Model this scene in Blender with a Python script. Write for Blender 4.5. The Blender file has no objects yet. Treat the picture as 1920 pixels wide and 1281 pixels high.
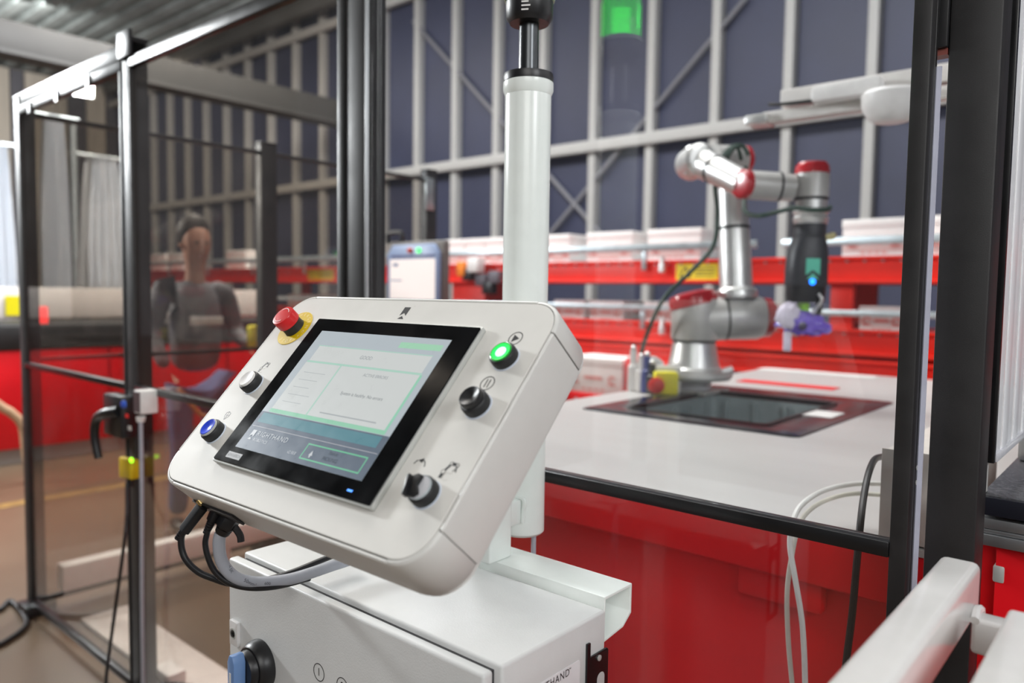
import bpy, bmesh, math, random
from mathutils import Vector, Matrix, noise
random.seed(7)
SC = bpy.context.scene
COL = SC.collection
# ------------------------------------------------------------------ camera (solved from the vanishing points)
F, PITCH, ROLL, YAW, EYE = 1426.8, .06346, .014066, -.713342, 1.425
def rot(p, r, y):
    Rz = Matrix(((math.cos(y), -math.sin(y), 0), (math.sin(y), math.cos(y), 0), (0, 0, 1)))
    B = Matrix(((1, 0, 0), (0, 0, -1), (0, 1, 0)))
    Rp = Matrix(((1, 0, 0), (0, math.cos(p), -math.sin(p)), (0, math.sin(p), math.cos(p))))
    Rr = Matrix(((math.cos(r), -math.sin(r), 0), (math.sin(r), math.cos(r), 0), (0, 0, 1)))
    return Rr @ Rp @ B @ Rz
M3 = rot(PITCH, ROLL, YAW)
O = Vector((0, 0, EYE))
cam = bpy.data.objects.new('camera', bpy.data.cameras.new('camera'))
COL.objects.link(cam)
cm = Matrix((M3[0], -M3[1], -M3[2])).transposed().to_4x4(); cm.translation = O
cam.matrix_world = cm
cam.data.sensor_width = 36; cam.data.lens = 36 * F / 1920
cam.data.clip_start = .05; cam.data.clip_end = 120
cam.data.dof.use_dof = True; cam.data.dof.focus_distance = 1.02; cam.data.dof.aperture_fstop = 3.0
SC.camera = cam
# ------------------------------------------------------------------ world, lights, exposure
SC.view_settings.view_transform = 'Standard'; SC.view_settings.look = 'None'
SC.view_settings.exposure = 0.0; SC.view_settings.gamma = 1; SC.view_settings.use_curve_mapping = False
SC.cycles.transparent_max_bounces = 32
w = bpy.data.worlds.new('hall'); SC.world = w; w.use_nodes = True
bg = w.node_tree.nodes['Background']; bg.inputs[0].default_value = (.9, .92, 1, 1); bg.inputs[1].default_value = .12
def area(name, loc, target, size, power, color=(1, 1, 1), sy=None):
    l = bpy.data.lights.new(name, 'AREA'); l.energy = power; l.color = color; l.size = size
    if sy: l.shape = 'RECTANGLE'; l.size_y = sy
    o = bpy.data.objects.new(name, l); COL.objects.link(o); o.location = loc
    o.rotation_euler = (Vector(target) - Vector(loc)).to_track_quat('-Z', 'Y').to_euler(); return o
area('key_lamp', (-6.8, -.08, 3.28), (-.62, .57, 1.33), .6, 310, (.95, .985, 1))
area('hall_fill', (-1.5, 3.2, 6.6), (-1.5, 3.2, 0), 3.2, 105, (1, .985, .96), 3.5)
area('hall_fill', (-6.5, 3.6, 6.6), (-6.5, 3.6, 0), 3, 170, (1, .95, .88), 3.5)
area('hall_fill', (-13, 5.5, 6.6), (-13, 5.5, 0), 5, 240, (1, .95, .88), 4)
area('hall_fill', (2.2, -3.2, 3.7), (-1.6, 2.5, 1.2), 2.6, 112, (1, .99, .965), 2.6)  # unseen fill added behind the camera to lift the upright faces
area('hall_fill', (-4.3, 2.6, 6.4), (-7, 2.2, .5), 2, 180, (1, .95, .88), 2)  # unseen fill added to brighten the red machine and floor at left
area('hall_fill', (-3.2, 3.3, 6.9), (-3.6, 5.9, .8), 3.2, 140, (1, .985, .96), 1.4)  # unseen fill added over the cell to brighten the conveyor fronts
area('hall_fill', (3.3, .0, 3.2), (-.1, 1.2, 1.3), 1.2, 80, (.97, .985, 1), 1.2)  # unseen fill added at right for the strip curtain and right-facing sides
area('hall_fill', (-19, 4.2, 6.9), (-24.5, 6.5, 3.2), 4, 190, (1, .96, .9), 2)  # unseen wash light added to brighten the left wall sheets
area('hall_fill', (-6, 4.6, 6.8), (-9.3, 2.4, 1.4), 2, 520, (.95, .97, 1), 2)  # unseen fill added to whiten the hanging plastic curtains
area('wall_fill', (-3, 4.4, 6.4), (-3.5, 9.7, 3.2), 6, 150, (.97, .98, 1), .6)  # unseen area lights added to wash the back wall, no real fixtures
area('wall_fill', (-11, 4.4, 6.4), (-12, 9.7, 3.2), 6, 160, (1, .95, .9), .6)
# ------------------------------------------------------------------ pixel -> world
def ray(x, y): return M3.transposed() @ Vector(((x - 960) / F, (y - 640.5) / F, 1))
def atX(x, y, X): r = ray(x, y); return O + r * (X / r.x)
def atY(x, y, Y): r = ray(x, y); return O + r * (Y / r.y)
def atZ(x, y, Z): r = ray(x, y); return O + r * ((Z - EYE) / r.z)
def atD(x, y, d): return O + ray(x, y) * d
# ------------------------------------------------------------------ materials
def lin(c): return tuple((v / 12.92 if v <= .04045 else ((v + .055) / 1.055) ** 2.4) for v in (k / 255 for k in c))
MATS = {}
def mat(name, rgb, rough=.45, metal=0, var=.05, scale=30, bump=0, bscale=400, spec=.5, coat=0, emit=None, estr=0, alpha=None, rvar=.08, stretch=(1, 1, 1)):
    if name in MATS: return MATS[name]
    m = bpy.data.materials.new(name); m.use_nodes = True; nt = m.node_tree; N = nt.nodes; L = nt.links
    b = N['Principled BSDF']; c = lin(rgb)
    tc = N.new('ShaderNodeTexCoord'); mp = N.new('ShaderNodeMapping'); mp.inputs['Scale'].default_value = stretch
    L.new(tc.outputs['Object'], mp.inputs['Vector'])
    n = N.new('ShaderNodeTexNoise'); n.inputs['Scale'].default_value = scale; n.inputs['Detail'].default_value = 4
    L.new(mp.outputs[0], n.inputs['Vector'])
    r = N.new('ShaderNodeValToRGB')
    r.color_ramp.elements[0].color = (*[v * (1 - var) for v in c], 1); r.color_ramp.elements[1].color = (*[min(1, v * (1 + var)) for v in c], 1)
    r.color_ramp.elements[0].position = .3; r.color_ramp.elements[1].position = .7
    L.new(n.outputs['Fac'], r.inputs['Fac']); L.new(r.outputs[0], b.inputs['Base Color'])
    mr = N.new('ShaderNodeMapRange'); mr.inputs['To Min'].default_value = max(.02, rough * (1 - rvar)); mr.inputs['To Max'].default_value = min(1, rough * (1 + rvar))
    L.new(n.outputs['Fac'], mr.inputs['Value']); L.new(mr.outputs[0], b.inputs['Roughness'])
    b.inputs['Metallic'].default_value = metal; b.inputs['Specular IOR Level'].default_value = spec
    if coat: b.inputs['Coat Weight'].default_value = coat; b.inputs['Coat Roughness'].default_value = .06
    if bump:
        n2 = N.new('ShaderNodeTexNoise'); n2.inputs['Scale'].default_value = bscale; L.new(tc.outputs['Object'], n2.inputs['Vector'])
        bp = N.new('ShaderNodeBump'); bp.inputs['Strength'].default_value = bump; bp.inputs['Distance'].default_value = .001
        L.new(n2.outputs['Fac'], bp.inputs['Height']); L.new(bp.outputs[0], b.inputs['Normal'])
    if emit: b.inputs['Emission Color'].default_value = (*lin(emit), 1); b.inputs['Emission Strength'].default_value = estr
    MATS[name] = m; return m
def pane_mat(name, tint, haze=.02, hazec=(200, 200, 205), ior=1.52, hs=3):
    m = bpy.data.materials.new(name); m.use_nodes = True; nt = m.node_tree; N = nt.nodes; L = nt.links
    for x in list(N): N.remove(x)
    out = N.new('ShaderNodeOutputMaterial'); t = N.new('ShaderNodeBsdfTransparent'); t.inputs[0].default_value = (*lin(tint), 1)
    g = N.new('ShaderNodeBsdfGlossy'); g.inputs['Roughness'].default_value = .015
    f = N.new('ShaderNodeFresnel'); gm = N.new('ShaderNodeNewGeometry'); bf = N.new('ShaderNodeMapRange'); bf.inputs['To Min'].default_value = ior; bf.inputs['To Max'].default_value = 1 / ior; L.new(gm.outputs['Backfacing'], bf.inputs['Value']); L.new(bf.outputs[0], f.inputs['IOR'])
    mx = N.new('ShaderNodeMixShader'); L.new(f.outputs[0], mx.inputs[0]); L.new(t.outputs[0], mx.inputs[1]); L.new(g.outputs[0], mx.inputs[2])
    d = N.new('ShaderNodeBsdfDiffuse'); d.inputs[0].default_value = (*lin(hazec), 1)
    tc = N.new('ShaderNodeTexCoord'); nz = N.new('ShaderNodeTexNoise'); nz.inputs['Scale'].default_value = hs; nz.inputs['Detail'].default_value = 6
    L.new(tc.outputs['Object'], nz.inputs['Vector'])
    mr = N.new('ShaderNodeMapRange'); mr.inputs['From Min'].default_value = .45; mr.inputs['From Max'].default_value = .8; mr.inputs['To Min'].default_value = haze * .3; mr.inputs['To Max'].default_value = haze * 2.5
    L.new(nz.outputs['Fac'], mr.inputs['Value'])
    m2 = N.new('ShaderNodeMixShader'); L.new(mr.outputs[0], m2.inputs[0]); L.new(mx.outputs[0], m2.inputs[1]); L.new(d.outputs[0], m2.inputs[2])
    L.new(m2.outputs[0], out.inputs[0]); return m
def flat(name, rgb, rough=.5, emit=0):
    return mat(name, rgb, rough, var=.02, emit=rgb if emit else None, estr=emit)
PLATE = mat('panel_paint', (212, 210, 205), .5, var=.02, bump=.04, bscale=900, spec=.1)
SHELL = mat('shell_paint', (215, 214, 210), .38, var=.02, bump=.05, bscale=1200)
CAB = mat('cabinet_powder_coat', (212, 213, 212), .42, var=.02, bump=.22, bscale=520)
STAND = mat('stand_gloss_paint', (236, 242, 238), .22, var=.02)
FENCE = mat('fence_black_paint', (34, 33, 34), .52, var=.25, scale=14, bump=.1, bscale=700, rvar=.3)
FENCEG = mat('fence_gloss_black', (20, 20, 22), .32, var=.3, scale=9, rvar=.4)
SEAM = mat('seam_shadow_rubber', (40, 40, 42), .7)
BLK = mat('black_plastic', (26, 26, 28), .38, var=.15)
BLKR = mat('black_rubber', (30, 31, 33), .55, var=.15)
GLASSB = mat('bezel_black_glass', (10, 11, 13), .13, var=.4, scale=25, rvar=.7, spec=.1)
ALU = mat('brushed_aluminium', (196, 198, 200), .32, metal=.9, var=.06, stretch=(1, 1, .05))
ALUP = mat('polished_aluminium', (222, 222, 220), .38, metal=.75, var=.04)
GALV = mat('galvanised_steel', (190, 200, 204), .35, metal=.7, var=.1, scale=15)
STEEL = mat('display_frame_metal', (192, 194, 190), .4, metal=.25, var=.04)
ROBG = mat('robot_grey_casting', (186, 185, 182), .4, metal=.25, var=.05)
ROBR = mat('robot_red_cap', (178, 22, 34), .22, var=.06)
REDO = mat('conveyor_orange_red', (236, 34, 8), .5, var=.06, scale=6)
REDD = mat('cell_deep_red', (236, 0, 20), .45, var=.06, scale=4)
REDW = mat('machine_dark_red', (206, 6, 22), .4, var=.1, scale=3)
TABLE = mat('table_grey_laminate', (192, 191, 189), .36, var=.04, scale=5, stretch=(.4, 3, 1))
CARD = mat('white_carton', (232, 229, 226), .75, var=.03)
PRINT = mat('carton_red_print', (220, 150, 144), .75)
YEL = mat('yellow_label', (232, 222, 20), .5)
WALLP = mat('wall_dark_panel', (56, 60, 84), .5, var=.12, scale=1.3)
MULL = mat('mullion_paint', (190, 189, 186), .5, var=.05)
CEIL = mat('ceiling_deck', (182, 192, 194), .6, var=.2, scale=2)
BEAMG = mat('beam_grey_paint', (100, 100, 99), .5, var=.06, scale=2)
FRAMEW = mat('white_tube_gloss', (228, 226, 224), .18, var=.02)
INK = flat('printed_ink', (28, 28, 30), .5)
INKG = flat('pale_printed_ink', (196, 192, 186), .5)
GREENC = mat('cable_dark_green', (34, 62, 50), .5)
GREYC = mat('cable_grey_jacket', (170, 174, 184), .4)
WHITEC = mat('cable_white_jacket', (226, 226, 222), .4)
WHITEP = mat('white_plastic', (226, 224, 222), .4)
PANE = pane_mat('clear_polycarbonate', (249, 250, 251), .003, ior=1.55)
PANES = pane_mat('smoky_polycarbonate', (240, 237, 233), .012, hazec=(190, 190, 195), hs=5)
# ------------------------------------------------------------------ geometry helpers
def T(v): return Matrix.Translation(Vector(v))
def frame(p, z, x=None):
    z = Vector(z).normalized(); x = Vector(x) if x is not None else (Vector((1, 0, 0)) if abs(z.x) < .9 else Vector((0, 1, 0)))
    x = (x - z * x.dot(z)).normalized(); y = z.cross(x)
    m = Matrix((x, y, z)).transposed().to_4x4(); m.translation = Vector(p); return m
def B(): return bmesh.new()
def box(bm, lo, hi, Mx=None):
    lo, hi = Vector(lo), Vector(hi)
    vs = [bm.verts.new((Mx or Matrix()) @ Vector((a, b, c))) for a in (lo.x, hi.x) for b in (lo.y, hi.y) for c in (lo.z, hi.z)]
    for f in ((0, 1, 3, 2), (4, 6, 7, 5), (0, 4, 5, 1), (2, 3, 7, 6), (0, 2, 6, 4), (1, 5, 7, 3)): bm.faces.new([vs[i] for i in f])
    return bm
def cbox(bm, c, s, Mx=None):
    c, s = Vector(c), Vector(s) / 2; return box(bm, c - s, c + s, Mx)
def lathe(bm, Mx, prof, n=28, caps=True, a0=0):
    rings = []
    for h, r in prof:
        if r < 1e-6: rings.append([bm.verts.new(Mx @ Vector((0, 0, h)))])
        else: rings.append([bm.verts.new(Mx @ Vector((r * math.cos(a0 + 2 * math.pi * k / n), r * math.sin(a0 + 2 * math.pi * k / n), h))) for k in range(n)])
    for A, C in zip(rings, rings[1:]):
        for k in range(n):
            a, b = A[k % len(A)], A[(k + 1) % len(A)]; c, d = C[(k + 1) % len(C)], C[k % len(C)]
            vs = []
            for v in (a, b, c, d):
                if v not in vs: vs.append(v)
            if len(vs) > 2: bm.faces.new(vs)
    if caps:
        if len(rings[0]) > 1: bm.faces.new(rings[0][::-1])
        if len(rings[-1]) > 1: bm.faces.new(rings[-1])
    return bm
def cyl(bm, p, q, r, r2=None, n=24):
    p, q = Vector(p), Vector(q); return lathe(bm, frame(p, q - p), [(0, r), ((q - p).length, r if r2 is None else r2)], n)
def smooth_path(P, k=6):
    P = [Vector(p) for p in P]
    if len(P) < 3: return P
    out = []; Q = [P[0] * 2 - P[1]] + P + [P[-1] * 2 - P[-2]]
    for i in range(1, len(Q) - 2):
        a, b, c, d = Q[i - 1:i + 3]
        for j in range(k):
            t = j / k; out.append(.5 * (2 * b + (c - a) * t + (2 * a - 5 * b + 4 * c - d) * t * t + (3 * b - a - 3 * c + d) * t ** 3))
    out.append(P[-1]); return out
def tube(bm, P, r, n=10, k=6, rr=None):
    P = smooth_path(P, k); rings = []; x = None
    for i, p in enumerate(P):
        t = (P[min(i + 1, len(P) - 1)] - P[max(i - 1, 0)]).normalized()
        if x is None: x = t.orthogonal()
        x = (x - t * x.dot(t)).normalized(); y = t.cross(x)
        q = r if rr is None else rr(i / (len(P) - 1))
        rings.append([bm.verts.new(p + (x * math.cos(2 * math.pi * j / n) + y * math.sin(2 * math.pi * j / n)) * q) for j in range(n)])
    for A, C in zip(rings, rings[1:]):
        for j in range(n): bm.faces.new((A[j], A[(j + 1) % n], C[(j + 1) % n], C[j]))
    bm.faces.new(rings[0][::-1]); bm.faces.new(rings[-1]); return bm
def prism(bm, pts, Mx, h0, h1):
    a = [bm.verts.new(Mx @ Vector((x, y, h0))) for x, y in pts]; b = [bm.verts.new(Mx @ Vector((x, y, h1))) for x, y in pts]
    n = len(pts)
    for i in range(n): bm.faces.new((a[i], a[(i + 1) % n], b[(i + 1) % n], b[i]))
    bm.faces.new(a[::-1]); bm.faces.new(b); return bm
def rrect(x0, y0, x1, y1, r, k=6):
    out = []
    for cx, cy, a in ((x1 - r, y1 - r, 0), (x0 + r, y1 - r, 90), (x0 + r, y0 + r, 180), (x1 - r, y0 + r, 270)):
        for i in range(k + 1):
            t = math.radians(a + 90 * i / k); out.append((cx + r * math.cos(t), cy + r * math.sin(t)))
    return out
def ring2(bm, Mx, c, r, w, h, n=40, a0=0, a1=2 * math.pi):
    full = abs(a1 - a0 - 2 * math.pi) < 1e-6; m = n if full else n + 1; V = []
    for i in range(m):
        a = a0 + (a1 - a0) * i / n
        V.append([bm.verts.new(Mx @ Vector((c[0] + q * math.cos(a), c[1] + q * math.sin(a), z))) for q in (r - w / 2, r + w / 2) for z in (0, h)])
    for i in range(n if full else n):
        A, C = V[i], V[(i + 1) % m]
        for p, q in ((0, 2), (2, 3), (3, 1), (1, 0)): bm.faces.new((A[p], A[q], C[q], C[p]))
    if not full:
        for A in (V[0], V[-1]): bm.faces.new((A[0], A[2], A[3], A[1]))
    return bm
def seg2(bm, Mx, a, b, w, h):
    a, b = Vector((*a, 0)), Vector((*b, 0)); d = (b - a).normalized(); s = Vector((-d.y, d.x, 0)) * w / 2
    return prism(bm, [(p.x, p.y) for p in (a - s, b - s, b + s, a + s)], Mx, 0, h)
def poly2(bm, Mx, pts, h): return prism(bm, pts, Mx, 0, h)
def root_of(o):
    while o.parent: o = o.parent
    return o
def build(name, bm, m, parent=None, bevel=0, seg=2, ang=35, loc=None):
    bmesh.ops.recalc_face_normals(bm, faces=bm.faces[:])
    if bevel:
        es = [e for e in bm.edges if len(e.link_faces) == 2 and e.calc_face_angle(0) > math.radians(30)]
        bmesh.ops.bevel(bm, geom=es, offset=bevel, segments=seg, profile=.5, affect='EDGES', clamp_overlap=True)
    if parent: off = root_of(parent).location.copy()
    elif loc is not None: off = Vector(loc)
    else:
        xs = [v.co for v in bm.verts]; off = Vector([(min(c[i] for c in xs) + max(c[i] for c in xs)) / 2 for i in range(2)] + [min(c.z for c in xs)])
    bmesh.ops.translate(bm, vec=-off, verts=bm.verts[:])
    me = bpy.data.meshes.new(name); bm.to_mesh(me); bm.free(); me.materials.append(m)
    for p in me.polygons: p.use_smooth = True
    me.set_sharp_from_angle(angle=math.radians(ang))
    o = bpy.data.objects.new(name, me); COL.objects.link(o)
    if parent: o.parent = parent
    else: o.location = off
    return o
def tag(o, label=None, cat=None, group=None, kind=None):
    for k, v in (('label', label), ('category', cat), ('group', group), ('kind', kind)):
        if v: o[k] = v
    return o
def thing(name, loc, label, cat, group=None):
    o = bpy.data.objects.new(name, None); COL.objects.link(o); o.location = Vector(loc); o.empty_display_size = .05
    return tag(o, label, cat, group)
def struct(name, bm, m, bevel=0): return tag(build(name, bm, m, bevel=bevel), kind='structure')
def text(name, s, Mx, size, m, parent, align='CENTER', h=.0002, sx=1, spacing=1):
    c = bpy.data.curves.new('t', 'FONT'); c.body = s; c.size = size; c.align_x = align; c.align_y = 'CENTER'; c.space_character = spacing
    c.resolution_u = 3
    t = bpy.data.objects.new('t', c); COL.objects.link(t); dg = bpy.context.evaluated_depsgraph_get()
    me = bpy.data.meshes.new_from_object(t.evaluated_get(dg)); bm = B(); bm.from_mesh(me)
    bpy.data.objects.remove(t); bpy.data.curves.remove(c); bpy.data.meshes.remove(me)
    bmesh.ops.transform(bm, matrix=Mx @ T((0, 0, h)) @ Matrix.Diagonal((sx, 1, 1, 1)), verts=bm.verts[:])
    return build(name, bm, m, parent)
# ================================================================== SETTING
FLOORM = mat('floor_concrete', (96, 80, 64), .34, var=.22, scale=1.1, bump=.1, bscale=60, rvar=.3)
struct('floor', box(B(), (-26, -8, -.2), (6, 10.2, 0)), FLOORM)
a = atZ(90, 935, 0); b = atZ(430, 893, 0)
build('floor_yellow_strip', box(B(), (a.x - .07, a.y - 1.2, .0005), (a.x + .05, b.y + .6, .002)), mat('dull_yellow', (128, 100, 54), .5, var=.3, scale=14), bpy.data.objects['floor'])  # thin mottled dull yellow strip on the floor
W = 9.75
wb = struct('wall_back', box(B(), (-26, W + .14, 0), (6, W + .4, 7.5)), WALLP)
for k in range(26):
    x = -2.83 - 22 + k
    build('mullion', cbox(B(), (x, W + .02, 3.75), (.12, .18, 7.5)), MULL, wb, bevel=.012)
    for z0, z1 in ((.02, 7.45),):
        build('wall_panel', cbox(B(), (x + .5, W + .10, (z0 + z1) / 2), (.86, .05, z1 - z0)), WALLP, wb, bevel=.006, seg=1)
for z in (EYE + 2.247, 6.9):
    build('transom', cbox(B(), (-9.5, W - .1, z), (31, .12, .17)), MULL, wb, bevel=.015)
BRACE = mat('brace_grey', (128, 128, 134), .5)
def wl(px, py): return atY(px, py, W - .02)
for a, b in (((775, 40), (1125, 437)), ((1400, -5), (1030, 440))):
    build('brace_rod', tube(B(), [wl(*a), wl(*b)], .035, 8), BRACE, wb)
WL = struct('wall_left', box(B(), (-24.9, -8, 0), (-24.6, 10, 7.5)), mat('left_wall_grey', (120, 118, 116), .6, var=.1))
LW = mat('left_wall_pale_sheet', (216, 208, 196), .45, var=.12, scale=1.5, stretch=(1, 4, .3)); LD = mat('left_wall_dim_sheet', (112, 112, 120), .35, var=.15, scale=1)
y = -1.0; k = 0
while y < 9.6:
    wd = (.55, .35, .8, .3, .5)[k % 5]
    build('cladding_sheet', box(B(), (-24.6, y, .05), (-24.52 + .03 * (k % 2), y + wd - .03, 7.4)), (LW, LD, LW, LW, LD)[k % 5], WL, bevel=.008, seg=1)
    y += wd; k += 1
CE = struct('ceiling', box(B(), (-26, -8, 7.56), (6, 10.2, 7.75)), CEIL)
for k in range(40):
    build('deck_rib', box(B(), (-25.9, -7.6 + k * .44, 7.46), (5.9, -7.4 + k * .44, 7.56)), CEIL, CE)
BM = struct('trim_1', box(B(), (-12.62, -6, atX(465, 196, -12.5).z), (-12.38, W - .25, atX(465, 150, -12.5).z)), BEAMG, bevel=.02)
build('flange', box(B(), (-12.72, -6, atX(465, 196, -12.5).z - .05), (-12.28, W - .25, atX(465, 196, -12.5).z)), BEAMG, BM)
struct('trim_2', box(B(), (-24, W - .5, 7.1), (6, W - .3, 7.4)), BEAMG, bevel=.02)
FIXM = mat('light_fixture_body', (190, 188, 184), .4)
LED = flat('led_tube_glow', (255, 240, 222), .4, 14)
def fixture(p, label, ln=1.3, ax='x'):
    p = Vector(p); d = Vector((1, 0, 0)) if ax == 'x' else Vector((0, 1, 0)); s = d * ln + Vector((.12, .12, 0)) - Vector((.12 * d.x, .12 * d.y, 0))
    t = thing('ceiling_light', p, label, 'light', 'ceiling lights over the hall')
    build('housing', cbox(B(), p + Vector((0, 0, .05)), (s.x, s.y, .07)), FIXM, t, bevel=.01)
    build('diffuser', cbox(B(), p - Vector((0, 0, .02)), (s.x * .96, s.y * .7, .06)), LED, t, bevel=.02)
    build('hanger', cyl(B(), p + Vector((0, 0, .08)), (p.x, p.y, 7.5), .012, n=8), FIXM, t)
LGT = 'slim glowing ceiling light hung under the dark roof deck'
fixture(atZ(457, 68, 7.2), 'slanting glowing ceiling light above the smoky gate panel'); fixture(atZ(340, 121, 7.2), 'glowing ceiling light just above the grey roof beam', ax='y')
fixture((-6.5, -.75, 6.6), LGT, .9)
for x in (-16, -11.5, -7, -2.5, 1.5):
    for yy in (-3.2,): fixture((x, yy, 6.6), LGT, 1.5)
# ------------------------------------------------------------------ hanging plastic film, far left
FILM = mat('hanging_plastic_film', (236, 241, 248), .3, var=.08, scale=3, stretch=(1, 1, .1))
def curtain(x0, x1, y0, y1, X, label, amp=.07, taper=.35):
    a, b = atX(x0, (y0 + y1) / 2, X), atX(x1, (y0 + y1) / 2, X); zt = atX((x0 + x1) / 2, y0, X).z; zb = atX((x0 + x1) / 2, y1, X).z
    bm = B(); nu, nv = 46, 14; ph = random.random() * 6; G = []
    for i in range(nu + 1):
        row = []
        for j in range(nv + 1):
            u, v = i / nu, j / nv; g = 1 - taper * (1 - v) ** 2
            yy = a.y + (b.y - a.y) * (.5 + (u - .5) * g)
            row.append((X + amp * math.sin(u * 34 + ph + .8 * math.sin(v * 3)) + .03 * math.sin(u * 71), yy, zt + (zb - zt) * v - .06 * math.sin(u * math.pi) * (1 - v) * -1))
        G.append(row)
    V = [[[bm.verts.new((p[0] + o, p[1], p[2])) for p in r] for r in G] for o in (0, -.006)]
    for s in (0, 1):
        for i in range(nu):
            for j in range(nv): bm.faces.new((V[s][i][j], V[s][i + 1][j], V[s][i + 1][j + 1], V[s][i][j + 1]))
    for i in range(nu):
        for j in (0, nv): bm.faces.new((V[0][i][j], V[0][i + 1][j], V[1][i + 1][j], V[1][i][j]))
    for j in range(nv):
        for i in (0, nu): bm.faces.new((V[0][i][j], V[0][i][j + 1], V[1][i][j + 1], V[1][i][j]))
    t = thing('plastic_curtain', (X, a.y, 0), label, 'curtain')
    build('film', bm, FILM, t)
    build('hanging_rail', tube(B(), [(X, a.y - .1, zt + .03), (X, b.y + .1, zt + .03)], .03, 8), GALV, t)
    for yy in (a.y - .05, b.y + .05): build('rail_post', cyl(B(), (X, yy, 0), (X, yy, zt + .03), .03, n=10), GALV, t)
curtain(-60, 33, 275, 600, -9.2, 'bluish white hanging plastic curtain left of the corner fence post')
curtain(72, 132, 225, 575, -9.4, 'pleated translucent plastic curtain just right of the corner fence post')
curtain(150, 234, 300, 540, -10.2, 'narrow pale plastic strip curtain left of the gate lock post')
# ------------------------------------------------------------------ red machine at left (face towards +X)
XR = -6.9
zt = atX(160, 652, XR).z
m = thing('transfer_conveyor', (XR - .5, 2.4, 0), 'long dark red transfer conveyor with black belt behind the side fence', 'conveyor')
for y0 in (-.6, .49, 1.58, 2.67, 3.76):
    build('side_panel', box(B(), (XR - .04, y0 + .01, .13), (XR, y0 + 1.08, zt)), REDW, m, bevel=.006)
build('body', box(B(), (XR - 1.2, -.6, .13), (XR - .05, 4.85, zt - .02)), REDW, m)
build('plinth', box(B(), (XR - 1.15, -.58, 0), (XR - .06, 4.83, .125)), mat('plinth_grey', (160, 156, 150), .5), m)
build('belt', box(B(), (XR - 1.1, -.6, zt), (XR + .02, 4.85, zt + .20)), BLKR, m, bevel=.02)
build('guard_strip', box(B(), (XR - 1.18, -.6, zt + .21), (XR - 1.12, 4.85, zt + .5)), CARD, m, bevel=.01)
build('yellow_tape', box(B(), (XR - 1.11, atX(92, 590, XR).y, zt + .24), (XR - 1.10, atX(158, 590, XR).y, zt + .42)), YEL, m)
for yy, c in ((2.25, 1), (3.4, 1)):
    b_ = cyl(B(), (XR - .3, yy, zt + .19), (XR - .3, yy, zt + .34), .05)
    build('warning_lamp', b_, flat('red_lamp_glow', (255, 60, 60), .3, 2.5), m)
tag(build('hose', tube(B(), [atX(-30, 740, -6.2), atX(5, 765, -6.2), atX(22, 775, -6.2), atX(42, 800, -6.2), atX(50, 860, -6.2), atX(60, 890, -6.2)], .03), mat('beige_hose', (190, 160, 130), .5)), 'beige hose hanging at the far left edge in front of the red conveyor', 'hose')
# ------------------------------------------------------------------ two-deck conveyor along the back
YC = 5.0
c = thing('deck_conveyor', (-6, YC + .5, 0), 'orange red two-deck box conveyor along the back wall', 'conveyor')
Xa, Xb = -13, 2.6
def beam(name, z0, z1, yy, x0=Xa, x1=Xb, par=c, m=REDO):
    bm = B(); cbox(bm, ((x0 + x1) / 2, yy + .02, (z0 + z1) / 2), (x1 - x0, .04, z1 - z0)); p = build(name, bm, m, par, bevel=.006)
    bm = B(); cbox(bm, ((x0 + x1) / 2, yy - .01, z1 - .012), (x1 - x0, .06, .022)); build('top_flange', bm, m, p, bevel=.003)
    bm = B(); cbox(bm, ((x0 + x1) / 2, yy - .01, z0 + .012), (x1 - x0, .06, .022)); build('bottom_flange', bm, m, p, bevel=.003)
    return p
E0 = EYE
for yy in (YC, YC + .62):
    beam('upper_beam', E0 + .09, E0 + .26, yy); beam('lower_beam', E0 - .36, E0 - .195, yy)
    beam('foot_beam', E0 - .52, E0 - .385, yy, -4.2)
build('upper_deck', box(B(), (Xa, YC + .03, E0 + .235), (Xb, YC + .63, E0 + .255)), GALV, c)
build('lower_deck', box(B(), (Xa, YC + .03, E0 - .225), (Xb, YC + .63, E0 - .205)), GALV, c)
for x in (1.7, -1.6, -4.92, -8.3, -11.6):
    wd = .14 if x != -4.92 else .42
    for yy in (YC + .06, YC + .56): build('leg', box(B(), (x - wd / 2, yy, 0), (x + wd / 2, yy + .06, E0 + .235)), REDO, c, bevel=.006)
for z0, z1 in ((.325, .378), (-.115, -.075)):
    for x0, x1 in ((Xa, -2.12), (-1.95, Xb)):
        build('guide_rail', box(B(), (x0, YC - .07, E0 + z0), (x1, YC - .045, E0 + z1)), GALV, c, bevel=.005)
        for i in range(int((x1 - x0) / 1.1) + 1):
            xx = x0 + .1 + i * 1.1
            build('rail_bracket', box(B(), (xx - .02, YC - .045, E0 + z0 - .14), (xx + .02, YC - .02, E0 + z1)), GALV, c, bevel=.004)
bm = B()
for i in range(125):
    x = Xb - .06 - i * .105
    for z in (.232, -.222): lathe(bm, frame((x, YC - .002, E0 + z), (0, -1, 0)), [(0, .011), (.008, .011), (.012, .006)], 8)
tag(build('beam_bolts', bm, GALV, c), kind='stuff')
for (x0, x1), lab in (((1268, 1347), 'yellow warning sticker behind the robot arm'), ((578, 626), 'yellow warning sticker seen through the smoky pane')):
    a, b = atY(x0, 512, YC), atY(x1, 512, YC)
    s = build('warning_sticker', box(B(), (a.x, YC - .003, E0 + .105), (b.x, YC - .001, E0 + .232)), YEL, c); s['label'] = lab
    k = frame((a.x, YC - .003, E0 + .105), (0, -1, 0), (1, 0, 0)); bm = B(); hh = .127
    for p, q in (((.03, .03), (.075, .1)), ((.075, .1), (.12, .03)), ((.12, .03), (.03, .03))): seg2(bm, k, p, q, .01, .001)
    for i in range(3): seg2(bm, k, (.15, .04 + i * .025), (b.x - a.x - .03, .04 + i * .025), .007, .001)
    build('sticker_print', bm, INK, s)
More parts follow.
